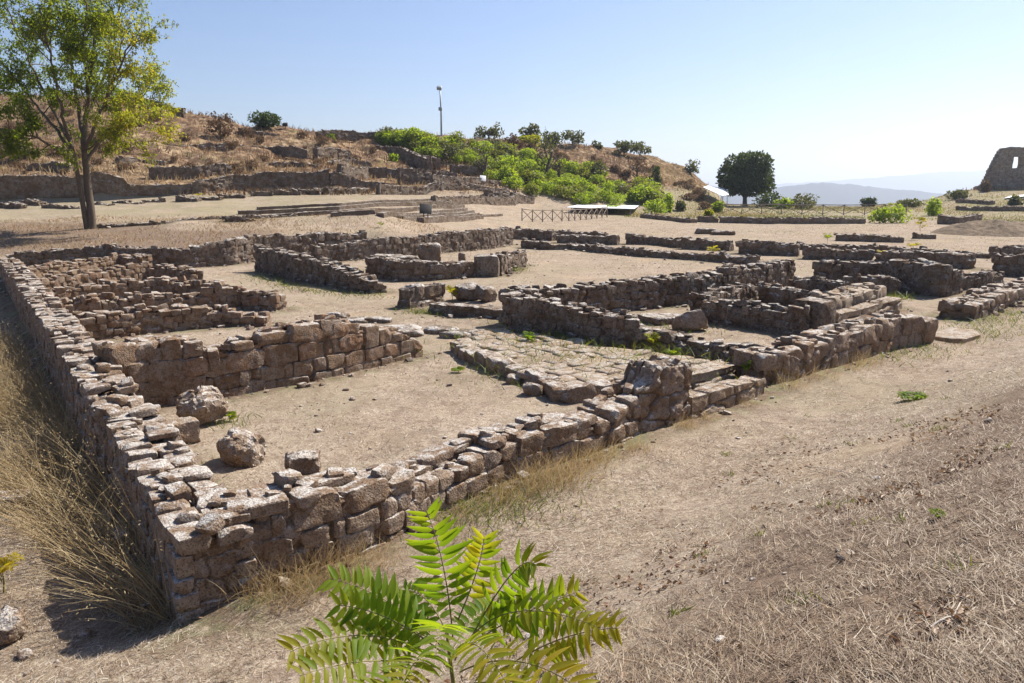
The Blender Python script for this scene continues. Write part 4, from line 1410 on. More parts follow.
def grow(base, height, r0, fork, limbs, spread, rg, levels=3, kids=3, upw=.25, lean=(0, 0), shrink=.62):
    """branch skeleton: list of (points, radii, level) and the twig points where leaves sit"""
    out, sites = [], []

    def br(p, d, L, r, lev):
        n = 6
        pts, rad = [np.array(p)], [r]
        q = np.array(p, float)
        dd = np.array(d, float)
        for i in range(n):
            dd = dd + rg.normal(size=3) * .10 + np.array([0, 0, upw * .12])
            dd /= np.linalg.norm(dd)
            q = q + dd * L / n
            pts.append(q.copy())
            rad.append(max(r * (1 - .62 * (i + 1) / n), .008))
        out.append((pts, rad, lev))
        if lev >= levels:
            for i in range(2, n + 1):
                sites.append(pts[i])
            return
        nk = kids if lev > 0 else limbs
        for k in range(nk):
            i = int(round(n * (.35 + .65 * (k + rg.random() * .6) / nk)))
            i = min(i, n)
            az = rg.uniform(0, 2 * np.pi)
            t = pts[i] - pts[i - 1]
            t = t / np.linalg.norm(t)
            a = np.cross(t, [np.cos(az), np.sin(az), .3])
            a /= np.linalg.norm(a) + 1e-9
            ang = rg.uniform(.35, .95) * spread
            nd = t * np.cos(ang) + a * np.sin(ang)
            br(pts[i], nd, L * shrink * rg.uniform(.8, 1.2), rad[i] * .66, lev + 1)
    br(np.array(base, float), np.array([lean[0], lean[1], 1.0]), height * fork, r0, 0)
    return out, sites


def tree(name, label, base, height, r0, fork, limbs, spread, nleaf, L, W, m, seed, levels=2, kids=3, lobes=None, cat='tree', upw=.25, jit=.4, lean=(0, 0), group=None):
    rg = np.random.default_rng(seed)
    o = empty(name, base)
    tag(o, label, cat, group)
    sk, sites = grow(np.array(base) - np.array([0, 0, .15]), height, r0, fork, limbs, spread, rg, levels, kids, upw, lean)
    mb = MB()
    for pts, rad, lev in sk:
        mb.tube(pts, rad, 7 if lev == 0 else 5, rg.random())
    mb.build('trunk', M_BARK, o)
    if nleaf:
        if lobes is not None:
            c = np.array([np.array(base) + np.array(q[:3]) for q in lobes])
            v, f, t = cloud_leaves(c, [q[3:6] for q in lobes], nleaf, L, W, rg)
        else:
            sites = np.array(sites)
            k = rg.integers(0, len(sites), nleaf)
            p = sites[k] + rg.normal(size=(nleaf, 3)) * jit
            ax = rg.normal(size=(nleaf, 3)) + np.array([0, 0, -.5])
            nr = rg.normal(size=(nleaf, 3)) * .6 + np.array([0, 0, .9])
            cl = fbm(p * .6, 2, 5) * .5 + .5
            v, f, t = leaves(p, ax, nr, L * rg.uniform(.6, 1.3, nleaf), W * rg.uniform(.6, 1.3, nleaf), np.clip(cl * .7 + rg.uniform(0, .4, nleaf), 0, 1), fold=.15)
        build('crown', v, f, m, o, t)
    return o


def bush(name, label, base, size, nleaf, L, W, m, seed, cat='bush', group=None, stems=True, lobes=7):
    """size: (rx, ry, h)"""
    rg = np.random.default_rng(seed)
    rx, ry, h = size
    b = np.array(base, float)
    c, r = [], []
    for i in range(lobes):
        a = rg.uniform(0, 2 * np.pi)
        q = rg.uniform(.1, .7)
        c.append(b + [np.cos(a) * rx * q, np.sin(a) * ry * q, h * rg.uniform(.34, .66)])
        s = rg.uniform(.36, .62)
        r.append([rx * s, ry * s, h * rg.uniform(.36, .46)])
    v, f, t = cloud_leaves(c, r, nleaf, L, W, rg)
    v[:, 2] = np.maximum(v[:, 2], b[2] - .05)
    if not stems:
        o = build(name, v, f, m, None, t, loc=tuple(b))
        return tag(o, label, cat, group)
    o = empty(name, b)
    tag(o, label, cat, group)
    build('foliage', v, f, m, o, t)
    mb = MB()
    for i in range(6):
        e = c[i % lobes] + rg.normal(size=3) * .25 * np.array([rx, ry, h]) * .6
        mid = (b + e) / 2 + rg.normal(size=3) * .06 * h
        mb.tube([b - [0, 0, .1], mid, e], [.02 * h + .01, .014 * h + .006, .006], 5)
    mb.build('stem', M_TWIG, o)
    return o


# ---- the big leafy tree on the left terrace
def big_tree():
    rg = np.random.default_rng(17)
    Y = 50.0
    b = spot(90, 229, Y)
    b[2] = hz(b[0], b[1])
    o = empty('broadleaf_tree', b)
    tag(o, 'tall airy tree with yellowing leaves and a twin trunk on the terrace at the left', 'tree')
    mb = MB()
    sites = []

    def limb(pts, r0, r1, lev):
        P = np.array([spot(px, py, Y + dy) for px, py, dy in pts])
        # smooth resample
        t = np.linspace(0, 1, len(P))
        tt = np.linspace(0, 1, 4 * len(P))
        P = np.stack([np.interp(tt, t, P[:, k]) for k in range(3)], 1)
        P[1:-1] = (P[:-2] + 2 * P[1:-1] + P[2:]) / 4
        P += rg.normal(size=P.shape) * .04 * (lev > 0)
        rad = np.linspace(r0, r1, len(P))
        mb.tube(P, rad, 8 if lev == 0 else 6, rg.random())
        return P, rad

    def twigs(P, rad, n, L, lo=.3):
        for k in range(n):
            i = int(len(P) * rg.uniform(lo, .99))
            i = min(i, len(P) - 2)
            t = P[i + 1] - P[i]
            t /= np.linalg.norm(t)
            d = t * .8 + rg.normal(size=3) * .75 + np.array([0, 0, .12])
            d /= np.linalg.norm(d)
            q = [P[i]]
            l = L * rg.uniform(.5, 1.2)
            for s in range(5):
                d = d + rg.normal(size=3) * .16 + np.array([0, 0, .03 - .03 * s])
                d /= np.linalg.norm(d)
                q.append(q[-1] + d * l / 5)
                if s > 0: sites.append(q[-1])
                if s in (1, 2, 3):
                    for _ in range(2):
                        d2 = d + rg.normal(size=3) * .8
                        d2 /= np.linalg.norm(d2)
                        e1 = q[-1] + d2 * l * .2
                        e = e1 + (d2 + np.array([0, 0, -.2])) * l * .2
                        mb.tube([q[-1], e1, e], [.016, .011, .006], 4)
                        sites.extend([e, e1])
            mb.tube(q, np.linspace(min(rad[i] * .6, .05), .012, 6), 5)
    # twin stem: the right one is the main trunk
    T1 = limb([(92, 230, 0), (91, 210, 0), (88, 188, .1), (86, 168, .1), (84, 150, .0)], .27, .17, 0)
    T2 = limb([(87, 229, -.1), (83, 205, -.2), (79, 182, -.3), (75, 160, -.4), (70, 140, -.5)], .17, .11, 0)
    L = [([(84, 152, 0), (85, 120, .3), (88, 85, .5), (94, 45, .8), (98, 8, 1)], .17),
         ([(85, 150, 0), (95, 125, -.8), (108, 95, -1.4), (122, 62, -2), (134, 34, -2.4)], .13),
         ([(86, 160, 0), (100, 142, .6), (118, 124, 1.4), (136, 104, 2), (150, 88, 2.6)], .11),
         ([(84, 150, 0), (80, 115, .9), (74, 80, 1.8), (70, 40, 2.2), (66, -8, 2.6)], .15),
         ([(70, 142, -.5), (62, 112, -.9), (55, 80, -1.6), (48, 45, -1.8), (40, 5, -2)], .12),
         ([(72, 150, -.4), (55, 128, .3), (38, 108, .8), (18, 82, 1.6), (-4, 58, 2)], .11),
         ([(76, 165, -.3), (55, 148, -1.4), (35, 137, -2.2), (12, 130, -2.6), (-12, 128, -3)], .08),
         ([(86, 120, .3), (100, 88, 1.8), (112, 52, 2.6), (118, 16, 3), (122, -12, 3)], .10),
         ([(70, 142, -.5), (50, 104, 1.8), (28, 60, 2.6), (12, 22, 3.4), (0, -14, 3.6)], .10),
         ([(88, 90, .5), (84, 52, -1.2), (86, 12, -2.2), (84, -24, -2.6)], .09),
         ([(86, 150, .1), (104, 138, -.9), (122, 126, -1.8), (142, 120, -2.2)], .06)]
    for pts, r in L:
        P, rad = limb(pts, r, .03, 1)
        twigs(P, rad, 15, 2.5 if r > .09 else 2.0)
    mb.build('trunk', M_BARK, o)
    S = np.array(sites)
    n = 36000
    k = rg.integers(0, len(S), n)
    p = S[k] + rg.normal(size=(n, 3)) * np.array([.15, .15, .11])
    ax = rg.normal(size=(n, 3)) * .9 + np.array([0, 0, -.7])
    nr = rg.normal(size=(n, 3)) * .6 + np.array([0, 0, .9])
    # branches yellowing: right lower side and tips
    yel = np.clip(.13 + .03 * (p[:, 0] - b[0]) * 2 + .3 * fbm(p * .45, 2, 9) + rg.normal(size=n) * .14, 0, .75)
    v, f, t = leaves(p, ax, nr, .20 * rg.uniform(.5, 1.4, n), .085 * rg.uniform(.7, 1.3, n), yel, fold=.15)
    build('crown', v, f, M_TREE, o, t)


big_tree()

# ---- round dark tree at the plateau edge
Yr = 140.0
br = spot(745, 207.5, Yr)
br[2] = hz(br[0], br[1])
s = Yr / FPX
tree('round_tree', 'dense dark green tree with a round crown standing alone at the plateau edge', br, 6, .45, .75, 6, 1.0, 13000, .50, .32, M_DARK, 41,
     lobes=[(0, 0, 30 * s, 22 * s, 22 * s, 17 * s), (-12 * s, 0, 29 * s, 17 * s, 16 * s, 15 * s), (14 * s, 2, 30 * s, 15 * s, 16 * s, 16 * s), (1 * s, -1, 41 * s, 18 * s, 17 * s, 12 * s), (-8 * s, 1, 40 * s, 14 * s, 14 * s, 11 * s),
            (10 * s, -1, 41 * s, 14 * s, 13 * s, 11 * s), (-15 * s, 0, 20 * s, 12 * s, 12 * s, 9 * s), (17 * s, 0, 21 * s, 11 * s, 12 * s, 9 * s), (3 * s, 0, 18 * s, 15 * s, 14 * s, 8 * s)])


# ---- shrubs and small trees along the hill
def hillspot(px, py):
    return at(px, py)


def hb(name, label, px, py, w_px, h_px, m, seed, n=700, L=None, cat='bush', stems=False, group=None, lobes=8):
    b = hillspot(px, py)
    s = b[1] / FPX
    L = L or max(.22, 2.6 * s)
    return bush(name, label, b, (w_px / 2 * s, w_px / 2.2 * s, h_px * s), n, L, L * .6, m, seed, cat, group, stems, lobes)


hb('shrub', 'rounded green shrub on the skyline beside the small dark floodlight', 264, 129, 34, 15, M_DARK, 51, 1500, stems=True)
hb('shrub', 'orange-brown dry shrub with bare twigs on the left skyline', 221, 138, 30, 27, M_DRYB, 52, 600, stems=True)
hb('shrub', 'small leafy green shrub on the left hillside near the tree crown', 16, 161, 26, 23, M_OLIVE, 53, 900, stems=True)
hb('shrub', 'small green shrub on the crest between the floodlight and the lamp post', 330, 138, 13, 8, M_LIME, 54, 300)
hb('shrub', 'green shrub at the hilltop beside the brown broken wall', 166, 104, 26, 24, M_OLIVE, 55, 900, stems=True)
hb('shrub', 'tiny dark shrub on the skyline right of the hilltop wall', 190, 111, 10, 7, M_OLIVE, 56, 260)
hb('shrub', 'small yellow-green shrub on the slope below the ruined stair wall', 393, 161, 10, 8, M_LIME, 57, 260)


def ht(label, px, py, h_px, w_px, m, seed, n=900, fork=.5, cat='tree', L=None, spread=1.0, limbs=5, crown=.78):
    b = hillspot(px, py)
    s = b[1] / FPX
    h, w_ = h_px * s, w_px / 2 * s
    rg = np.random.default_rng(seed)
    lob = []
    for i in range(11):
        a = rg.uniform(0, 6.28)
        q = rg.uniform(.2, .85)
        f_ = rg.uniform(.22, .48)
        lob.append((math.cos(a) * w_ * q, math.sin(a) * w_ * q, h * (1 - crown * rg.uniform(.15, .95)), w_ * f_, w_ * f_, h * crown * f_ * .6))
    return tree('small_tree', label, b, h, .045 * h + .04, fork, limbs, spread, n, L or max(.25, 2.4 * s), max(.14, 1.4 * s), m, seed, 2, 2, lob, cat)


ht('small pale yellowish tree standing at the left end of the crest trees', 489, 141, 17, 24, M_OLIVE, 61)
ht('grey-green tree, tallest of the trees on the crest', 531, 141, 20, 25, M_OLIVE, 62, 1200)
ht('yellow-green tree in front of the tallest crest tree', 534, 149, 16, 28, M_TREE, 63, 1000)
ht('grey-green round-topped tree just right of the tallest crest tree', 553, 146, 14, 18, M_OLIVE, 64)
ht('flat-topped olive tree leaning on the crest, alone on its right side', 573, 147, 14, 26, M_OLIVE, 65, 700)
ht('small orange-tinged tree below the left end of the crest trees', 513, 153, 17, 15, M_DRYB, 66, 700)
ht('nearly bare grey tree rising beside the upper terraces', 486, 178, 38, 38, M_OLIVE, 67, 260, fork=.55, limbs=6, crown=.7)
ht('slender tree with a thin crown in the middle of the green thicket', 545, 182, 46, 20, M_OLIVE, 68, 420, fork=.7, limbs=5, crown=.6)
ht('thin bare sapling in the thicket right of the slender tree', 559, 184, 30, 14, M_OLIVE, 69, 120, fork=.7, limbs=5)
ht('spreading olive tree on the skyline of the right slope, left one of two', 624, 154, 14, 24, M_OLIVE, 70, 700)
ht('spreading olive tree on the skyline of the right slope, right one of two', 640, 157, 15, 26, M_OLIVE, 71, 700)
ht('grey-brown half-bare tree on the right slope', 638, 182, 26, 24, M_DRYB, 72, 420, limbs=6)
ht('dark narrow tree low on the right slope', 655, 190, 22, 12, M_DARK, 73, 500)
ht('tiny tree on the skyline left of a pair of spreading trees', 597, 148, 7, 9, M_OLIVE, 74, 200)
ht('low olive tree near the right end of the hill skyline', 691, 168, 13, 14, M_OLIVE, 75, 400)

# the bright thicket: one by one, each a bush of its own
rg = random.Random(12)
nb = 0
protoL = []
for k in range(165):
    t = k / 164
    # the thicket is a band slanting down the slope
    for _ in range(40):
        px = rg.uniform(385, 660)
        top = np.interp(px, [385, 430, 480, 560, 620, 660], [137, 143, 142, 150, 168, 186])
        bot = np.interp(px, [385, 430, 470, 500, 560, 620, 660], [146, 160, 168, 186, 206, 205, 204])
        py = rg.uniform(top + 6, bot)
        d = rg.random()
        if px < 500 or py > np.interp(px, [500, 560, 620, 660], [152, 168, 184, 196]) or d < .25:
            break
    b = hillspot(px, py)
    s = b[1] / FPX
    wpx = rg.uniform(13, 30)
    hpx = wpx * rg.uniform(.34, .62)
    m = M_LIME if rg.random() < .88 else M_OLIVE
    if len(protoL) < 7:
        o = bush('thicket_bush', 'bright green leafy bush in the dense thicket covering the middle slope', b, (2.0, 1.9, 2.4), 900, .31, .19, (M_LIME, M_LIME, M_LIME, M_LIME2, M_LIME2, M_OLIVE, M_LIME)[k], 300 + k, 'bush', 'bright bushes of the hillside thicket', False, 6)
        protoL.append(o)
    else:
        o = protoL[k % 7].copy()
        COL.objects.link(o)
        o.location = b
    q = wpx / 2 * s / 1.75
    o.scale = (q, q, hpx * s / 2.2)
    o.rotation_euler = (0, 0, rg.uniform(0, 6.28))
# grey-brown brush on the slope, right of and above the thicket
protoD = []
for k in range(150):
    if k % 5 < 2:
        px = rg.uniform(520, 705)
        top = np.interp(px, [520, 560, 620, 680, 705], [147, 152, 160, 172, 195])
        bot = np.interp(px, [520, 560, 620, 680, 705], [158, 176, 196, 208, 211])
    else:
        px = rg.uniform(-5, 375)
        top = np.interp(px, [0, 100, 160, 256, 330, 375], [105, 106, 112, 136, 142, 146])
        bot = np.interp(px, [0, 100, 160, 256, 330, 375], [178, 178, 182, 172, 168, 162])
    py = rg.uniform(top, bot)
    b = hillspot(px, py)
    s = b[1] / FPX
    wpx = rg.uniform(7, 17)
    if len(protoD) < 5:
        o = bush('dry_bush', 'low brown dry bush among the straw on the hillside', b, (1.5, 1.4, 1.3), 420, .34, .16, M_DRYB, 400 + k, 'bush', 'dry bushes dotted over the hillside', False, 5)
        protoD.append(o)
    else:
        o = protoD[k % 5].copy()
        COL.objects.link(o)
        o.location = b
    q = wpx / 2 * s / 1.4
    o.scale = (q, q, q * rg.uniform(.7, 1.2))
    o.rotation_euler = (0, 0, rg.uniform(0, 6.28))
# green shrubs on the flat at the hill foot and the plateau edge
for i, (px, py, w_, h_, m, lab) in enumerate([
        (612, 213, 13, 7, M_LIME, 'small green bush under the right corner of the pale flat canopy'),
        (656, 214, 26, 14, M_LIME, 'light green bush at the hill foot right of the pale flat canopy'),
        (667, 212, 13, 18, M_LIME, 'upright green bush at the hill foot right of the pale flat canopy'),
        (681, 211, 10, 9, M_OLIVE, 'olive bush at the hill foot between the canopy and the triangular roof'),
        (716, 213, 12, 11, M_LIME, 'bright bush just left of the round tree'),
        (708, 220, 10, 10, M_TREE, 'yellow weed bush in front of the triangular roof'),
        (768, 208, 28, 15, M_DARK, 'dark bush touching the right side of the round tree'),
        (800, 209, 36, 15, M_OLIVE, 'broad green bush at the plateau edge right of the round tree'),
        (783, 209, 20, 10, M_LIME, 'bright low bush at the plateau edge behind the far railing'),
        (869, 207, 14, 8, M_DARK, 'small dark bush at the plateau edge behind the far railing'),
        (878, 223, 26, 15, M_LIME, 'left one of the bright green bushes at the end of the far railing'),
        (897, 223, 28, 19, M_LIME, 'right one of the bright green bushes at the end of the far railing'),
        (935, 216, 18, 17, M_LIME, 'green bush at the foot of the right hill'),
        (910, 207, 34, 7, M_OLIVE, 'low spreading bush on the plateau edge near the right hill'),
        (958, 199, 20, 10, M_OLIVE, 'grassy bush on the crest of the right hill left of the ruined tower'),
        (1015, 205, 14, 8, M_OLIVE, 'small bush below the ruined tower near the right edge'),
        (985, 192, 9, 10, M_DRYB, 'dry scrub at the broken left foot of the ruined tower')]):
    hb('green_bush' if m in (M_LIME, M_OLIVE) else 'dark_bush' if m is M_DARK else 'yellow_bush', lab, px, py, w_, h_, m, 500 + i, 700)

# ------------------------------------------------------------------ tree-of-heaven plants: stem and feathered leaves
M_AIL = foliage_mat('feathered_leaf', [(.07, .14, .014), (.11, .19, .016), (.17, .24, .02), (.25, .25, .025), (.38, .32, .035)], .62, .2)
M_AILS = plain_mat('green_stalk', (.22, .20, .06), .6, 0, .3, 30)


def feather(base, mid, tip, pairs, ll, lw, face, rg, tone=.3, yellow=.2):
    """one compound leaf: stalk along a curve with paired leaflets; returns MB pieces"""
    mb = MB()
    t = np.linspace(0, 1, 26)
    C = ((1 - t) ** 2)[:, None] * base + (2 * t * (1 - t))[:, None] * mid + (t ** 2)[:, None] * tip
    stalk = MB()
    stalk.tube(C, np.linspace(.0045, .0014, len(C)), 5)
    tg = np.gradient(C, axis=0)
    tg /= np.linalg.norm(tg, axis=1)[:, None]
    for i in range(pairs):
        s = .24 + .74 * (i / (pairs - 1)) ** .92
        p = np.array([np.interp(s, t, C[:, k]) for k in range(3)])
        d = np.array([np.interp(s, t, tg[:, k]) for k in range(3)])
        d /= np.linalg.norm(d)
        nrm = face - d * (face @ d)
        nrm /= np.linalg.norm(nrm)
        sd = np.cross(d, nrm)
        size = (1 - .62 * abs(s - .50) ** 1.6 * 1.7) * rg.uniform(.88, 1.1)
        for sg in (-1, 1):
            if rg.random() < .03: continue
            sweep = .28 + .5 * max(0, s - .6) * 1.6 + rg.gauss(0, .12)
            ax = sd * sg * math.cos(sweep) + d * math.sin(sweep) + nrm * (.10 + rg.gauss(0, .08))
            ax /= np.linalg.norm(ax)
            L, W = ll * size * rg.uniform(.86, 1.08), lw * size * rg.uniform(.9, 1.1)
            nn = nrm + sd * sg * rg.gauss(-.1, .12) + d * rg.gauss(-.12, .12)
            nn = nn - ax * (nn @ ax)
            nn /= np.linalg.norm(nn)
            w_ = np.cross(ax, nn)
            droop = rg.uniform(.05, .32)
            K = 7
            vv = []
            for k in range(K + 1):
                u = k / K
                cc = p + ax * L * u - nn * L * droop * u * u
                hw = W * .5 * (math.sin(math.pi * min(1, u ** .62)) ** .85 if 0 < u < 1 else .02)
                lift = hw * .42
                vv += [cc + w_ * hw + nn * lift, cc, cc - w_ * hw + nn * lift]
            ff = []
            for k in range(K):
                a = 3 * k
                ff += [[a, a + 1, a + 4, a + 3], [a + 1, a + 2, a + 5, a + 4]]
            tn = min(1, max(0, tone + .08 + rg.gauss(0, .10) + yellow * max(0, s - .55) * 1.6))
            mb.add(vv, np.array(ff), tn)
    return mb, stalk


def fore_plant():
    rg = random.Random(4)
    Y = 3.55
    b = spot(446, 800, Y)
    b = np.array([b[0], Y, hz(b[0], Y)])
    o = empty('tree_of_heaven_sapling', b)
    tag(o, 'bright green sapling with long feathered leaves at the bottom edge of the foreground', 'sapling')
    top = spot(452, 628, Y)
    mb = MB()
    P = np.array([b + (top - b) * t + np.array([.03 * math.sin(t * 4), .02 * math.sin(t * 5), 0]) for t in np.linspace(-.03, 1, 12)])
    mb.tube(P, np.linspace(.016, .008, 12), 8)
    mb.build('stem', M_AILS, o)
    up = np.array([0, -.55, .85])
    cam_ = np.array([0, -.9, .45])
    # base px,py,dY | mid | tip | pairs, leaflet length, facing
    S = [((453, 640, 0), (447, 560, .00), (427, 512, -.05), 12, .165, cam_, .25, .1),
         ((458, 620, .05), (482, 565, .10), (484, 538, .10), 9, .125, cam_, .45, .25),
         ((470, 640, 0), (520, 545, .0), (536, 566, -.10), 11, .135, up, .3, .5),
         ((462, 650, 0), (500, 585, -.05), (600, 628, -.35), 13, .135, up, .45, .5),
         ((470, 645, -.05), (520, 610, -.1), (578, 592, -.10), 11, .13, cam_, .3, .55),
         ((505, 668, -.1), (560, 630, -.2), (618, 628, -.35), 12, .14, up, .5, .5),
         ((445, 650, 0), (390, 590, -.05), (330, 579, -.10), 13, .14, up, .3, .2),
         ((445, 655, -.05), (392, 610, -.2), (338, 605, -.3), 11, .13, cam_, .25, .25),
         ((440, 660, -.05), (370, 615, -.3), (290, 652, -.5), 13, .145, up, .4, .3),
         ((440, 668, -.1), (370, 650, -.4), (300, 676, -.6), 12, .14, up, .4, .35),
         ((450, 650, -.1), (440, 600, -.3), (436, 655, -.65), 10, .14, up, .35, .2),
         ((455, 660, -.1), (470, 615, -.4), (510, 690, -.7), 11, .14, up, .5, .45),
         ((448, 668, -.1), (420, 630, -.5), (396, 700, -.8), 11, .14, up, .45, .35),
         ((460, 672, -.1), (520, 640, -.5), (585, 694, -.7), 12, .145, up, .6, .55),
         ((455, 690, -.1), (500, 665, -.6), (545, 720, -.9), 11, .14, up, .65, .5),
         ((440, 690, -.1), (390, 668, -.5), (345, 715, -.8), 11, .14, up, .5, .35),
         ((452, 650, .1), (400, 618, .3), (362, 628, .4), 11, .13, up, .15, .1),
         ((452, 650, .1), (480, 600, .35), (498, 612, .45), 10, .13, up, .2, .2),
         ((450, 640, .1), (430, 590, .3), (405, 590, .4), 10, .13, up, .15, .1)]
    for i, (a, m_, t_, n, ll, fc, tn, yl) in enumerate(S):
        A, M_, T_ = [spot(q[0], q[1], Y + q[2]) for q in (a, m_, t_)]
        lf, st = feather(A, M_, T_, int(n * 1.25), ll, .037, fc, rg, tn, yl)
        l = lf.build('leaf', M_AIL, o)
        st.build('leaf_stalk', M_AILS, l)


fore_plant()


def seedling(label, px, py, hpx, wpx, n, seed, tone=.55, name='seedling', z=None, m=M_AIL):
    """small feathered seedling growing from the ground or from a wall"""
    rg = random.Random(seed)
    b = at(px, py) if z is None else at(px, py, z)
    s = b[1] / FPX
    h, w_ = hpx * s, wpx * s / 2
    o = empty(name, b)
    tag(o, label, 'plant')
    st = MB()
    st.tube([b - [0, 0, .05], b + [.02, 0, h * .35], b + [.0, .02, h * .7]], [.012, .009, .005], 5)
    lf = MB()
    for i in range(n):
        a = 6.28 * i / n + rg.uniform(-.4, .4)
        d = np.array([math.cos(a), math.sin(a) * .8, 0])
        B = b + np.array([0, 0, h * rg.uniform(.3, .7)])
        el = rg.uniform(.2, 1)
        T = B + d * w_ * rg.uniform(.75, 1.1) * (1 - .3 * el) + np.array([0, 0, h * (.05 + .35 * el)])
        M_ = (B + T) / 2 + np.array([0, 0, h * .22])
        l_, s_ = feather(B, M_, T, 7, w_ * .42, w_ * .15, np.array([0, -.35, .9]), rg, tone, .3)
        for v in zip(l_.v):
            pass
        vv = np.concatenate(l_.v)
        lf.add(vv, [np.concatenate(q) for q in l_.f.values()], np.concatenate(l_.t))
        st.add(np.concatenate(s_.v), [np.concatenate(q) for q in s_.f.values()])
    st.build('stem', M_AILS, o)
    lf.build('leaf_rosette', m, o)
    return o


seedling('bright seedling in the rubble between the right-hand walls, largest yellow-green one there', 868, 279, 14, 26, 9, 1, .75)
seedling('tall upright seedling on the open ground between the isolated low walls', 919, 240, 25, 16, 8, 2, .75)
seedling('bright seedling growing on the far kerb of the sandy court', 713, 256, 9, 15, 8, 3, .7)
seedling('drooping light green seedling against the shaded central wall', 652, 357, 24, 22, 7, 4, .6)
seedling('smaller green seedling right of the drooping one by the central wall', 672, 363, 16, 20, 7, 5, .35)
seedling('small seedling on the dark notched wall of the right-hand ruins', 819, 279, 10, 12, 6, 6, .6)
seedling('small seedling between the two dark walls behind the curved-topped wall', 882, 256, 7, 12, 6, 7, .8)
seedling('low seedling on top of the far long wall left of the tall seedling', 913, 250, 7, 16, 6, 8, .8)
seedling('pale green weed beside the left end of the isolated low wall', 827, 244, 12, 12, 8, 9, .45)
seedling('grey-green weed at the foot of the shaded central wall', 529, 350, 19, 18, 9, 10, .2)
seedling('yellow-green weed growing among the big remnant blocks of the court', 452, 301, 16, 16, 9, 11, .75)
seedling('yellow-green weed beside the end of the slanting court wall', 362, 279, 9, 8, 6, 12, .7)
seedling('small weed sprouting on the soil mound below the stepped seats', 381, 229, 5, 8, 6, 13, .4)
seedling('weed between two flat stones in front of the hillside wall', 199, 199, 6, 9, 6, 14, .75)
seedling('low green weed at the right of the grey pitted boulder', 229, 421, 9, 22, 8, 15, .4)
seedling('low green weed patch alone on the bright ground at the right', 912, 400, 7, 34, 11, 16, .35)
seedling('green sprig growing out of the step gap beside the right front wall', 745, 384, 24, 14, 8, 17, .12)
seedling('yellow-flowering weed at the left edge of the foreground', 4, 596, 42, 46, 9, 18, .95)
seedling('tiny sprout of fresh leaves on the brown bank at the right', 936, 519, 9, 22, 7, 19, .4)
seedling('low green weed on the earth floor of the room below the paved terrace', 458, 373, 5, 18, 8, 20, .35)
seedling('sprout at the right edge of the leafy sapling in the foreground', 610, 633, 16, 20, 5, 21, .8)

# ------------------------------------------------------------------ dry grass
def merge(parts):
    v, f, t, n = [], [], [], 0
    for a, b_, c in parts:
        v.append(a)
        f.append(b_ + n)
        t.append(c)
        n += len(a)
    return np.concatenate(v), np.concatenate(f), np.concatenate(t)


def straw_mat_field():
    rg = np.random.default_rng(5)
    # uniform over the picture-facing ground between 3 and 22 m, thinning with distance
    N = 330000
    Y = 2.6 + 21 * rg.uniform(0, 1, N) ** 1.7
    X = rg.uniform(-1, 1, N) * (Y * .72 + .6)
    tx = (X - _fa[0]) * .714 - (Y - _fa[1]) * .70
    wl = (X + 2.75) * .8192 + (Y - 7.4) * .5736
    out = (tx > .05) | (wl < -.5)
    dens = fbm2(X * .8, Y * .8, 3, 44)
    d3 = fbm2(X * 2.6, Y * 2.6, 2, 48)
    keep = out & (dens * 1.6 + d3 * .9 + rg.uniform(-.5, .5, N) > -.22)
    # no blades inside the foreground boulder places; thin inside the rooms
    X, Y, tx = X[keep], Y[keep], tx[keep]
    n = len(X)
    z = height(X, Y)
    r = np.stack([X, Y, z], -1)
    a = rg.normal(.5, 1.1, n)
    L = rg.uniform(.025, .13, n) * (1 + .12 * sstep(2, 5, tx))
    el = np.abs(rg.normal(.10, .22, n))
    vec = np.stack([np.cos(a) * np.cos(el), np.sin(a) * np.cos(el), np.sin(el)], -1) * L[:, None]
    r[:, 2] += .006
    bend = np.stack([rg.normal(0, .02, n), rg.normal(0, .02, n), -.25 * L * np.sin(el)], -1)
    tint = np.clip(rg.beta(1.1, 1.2, n) + .2 * fbm2(X * 2.2, Y * 2.2, 3, 47) + .12 * dens[keep] - .16 * sstep(2, 5, tx), 0, 1)
    v, f, t = blades(r, vec, rg.uniform(.002, .005, n) * (1 + Y * .05), bend, 2, tint, 6)
    tag(build('dry_straw', v, f, M_STRAW, None, t), kind='stuff')


straw_mat_field()


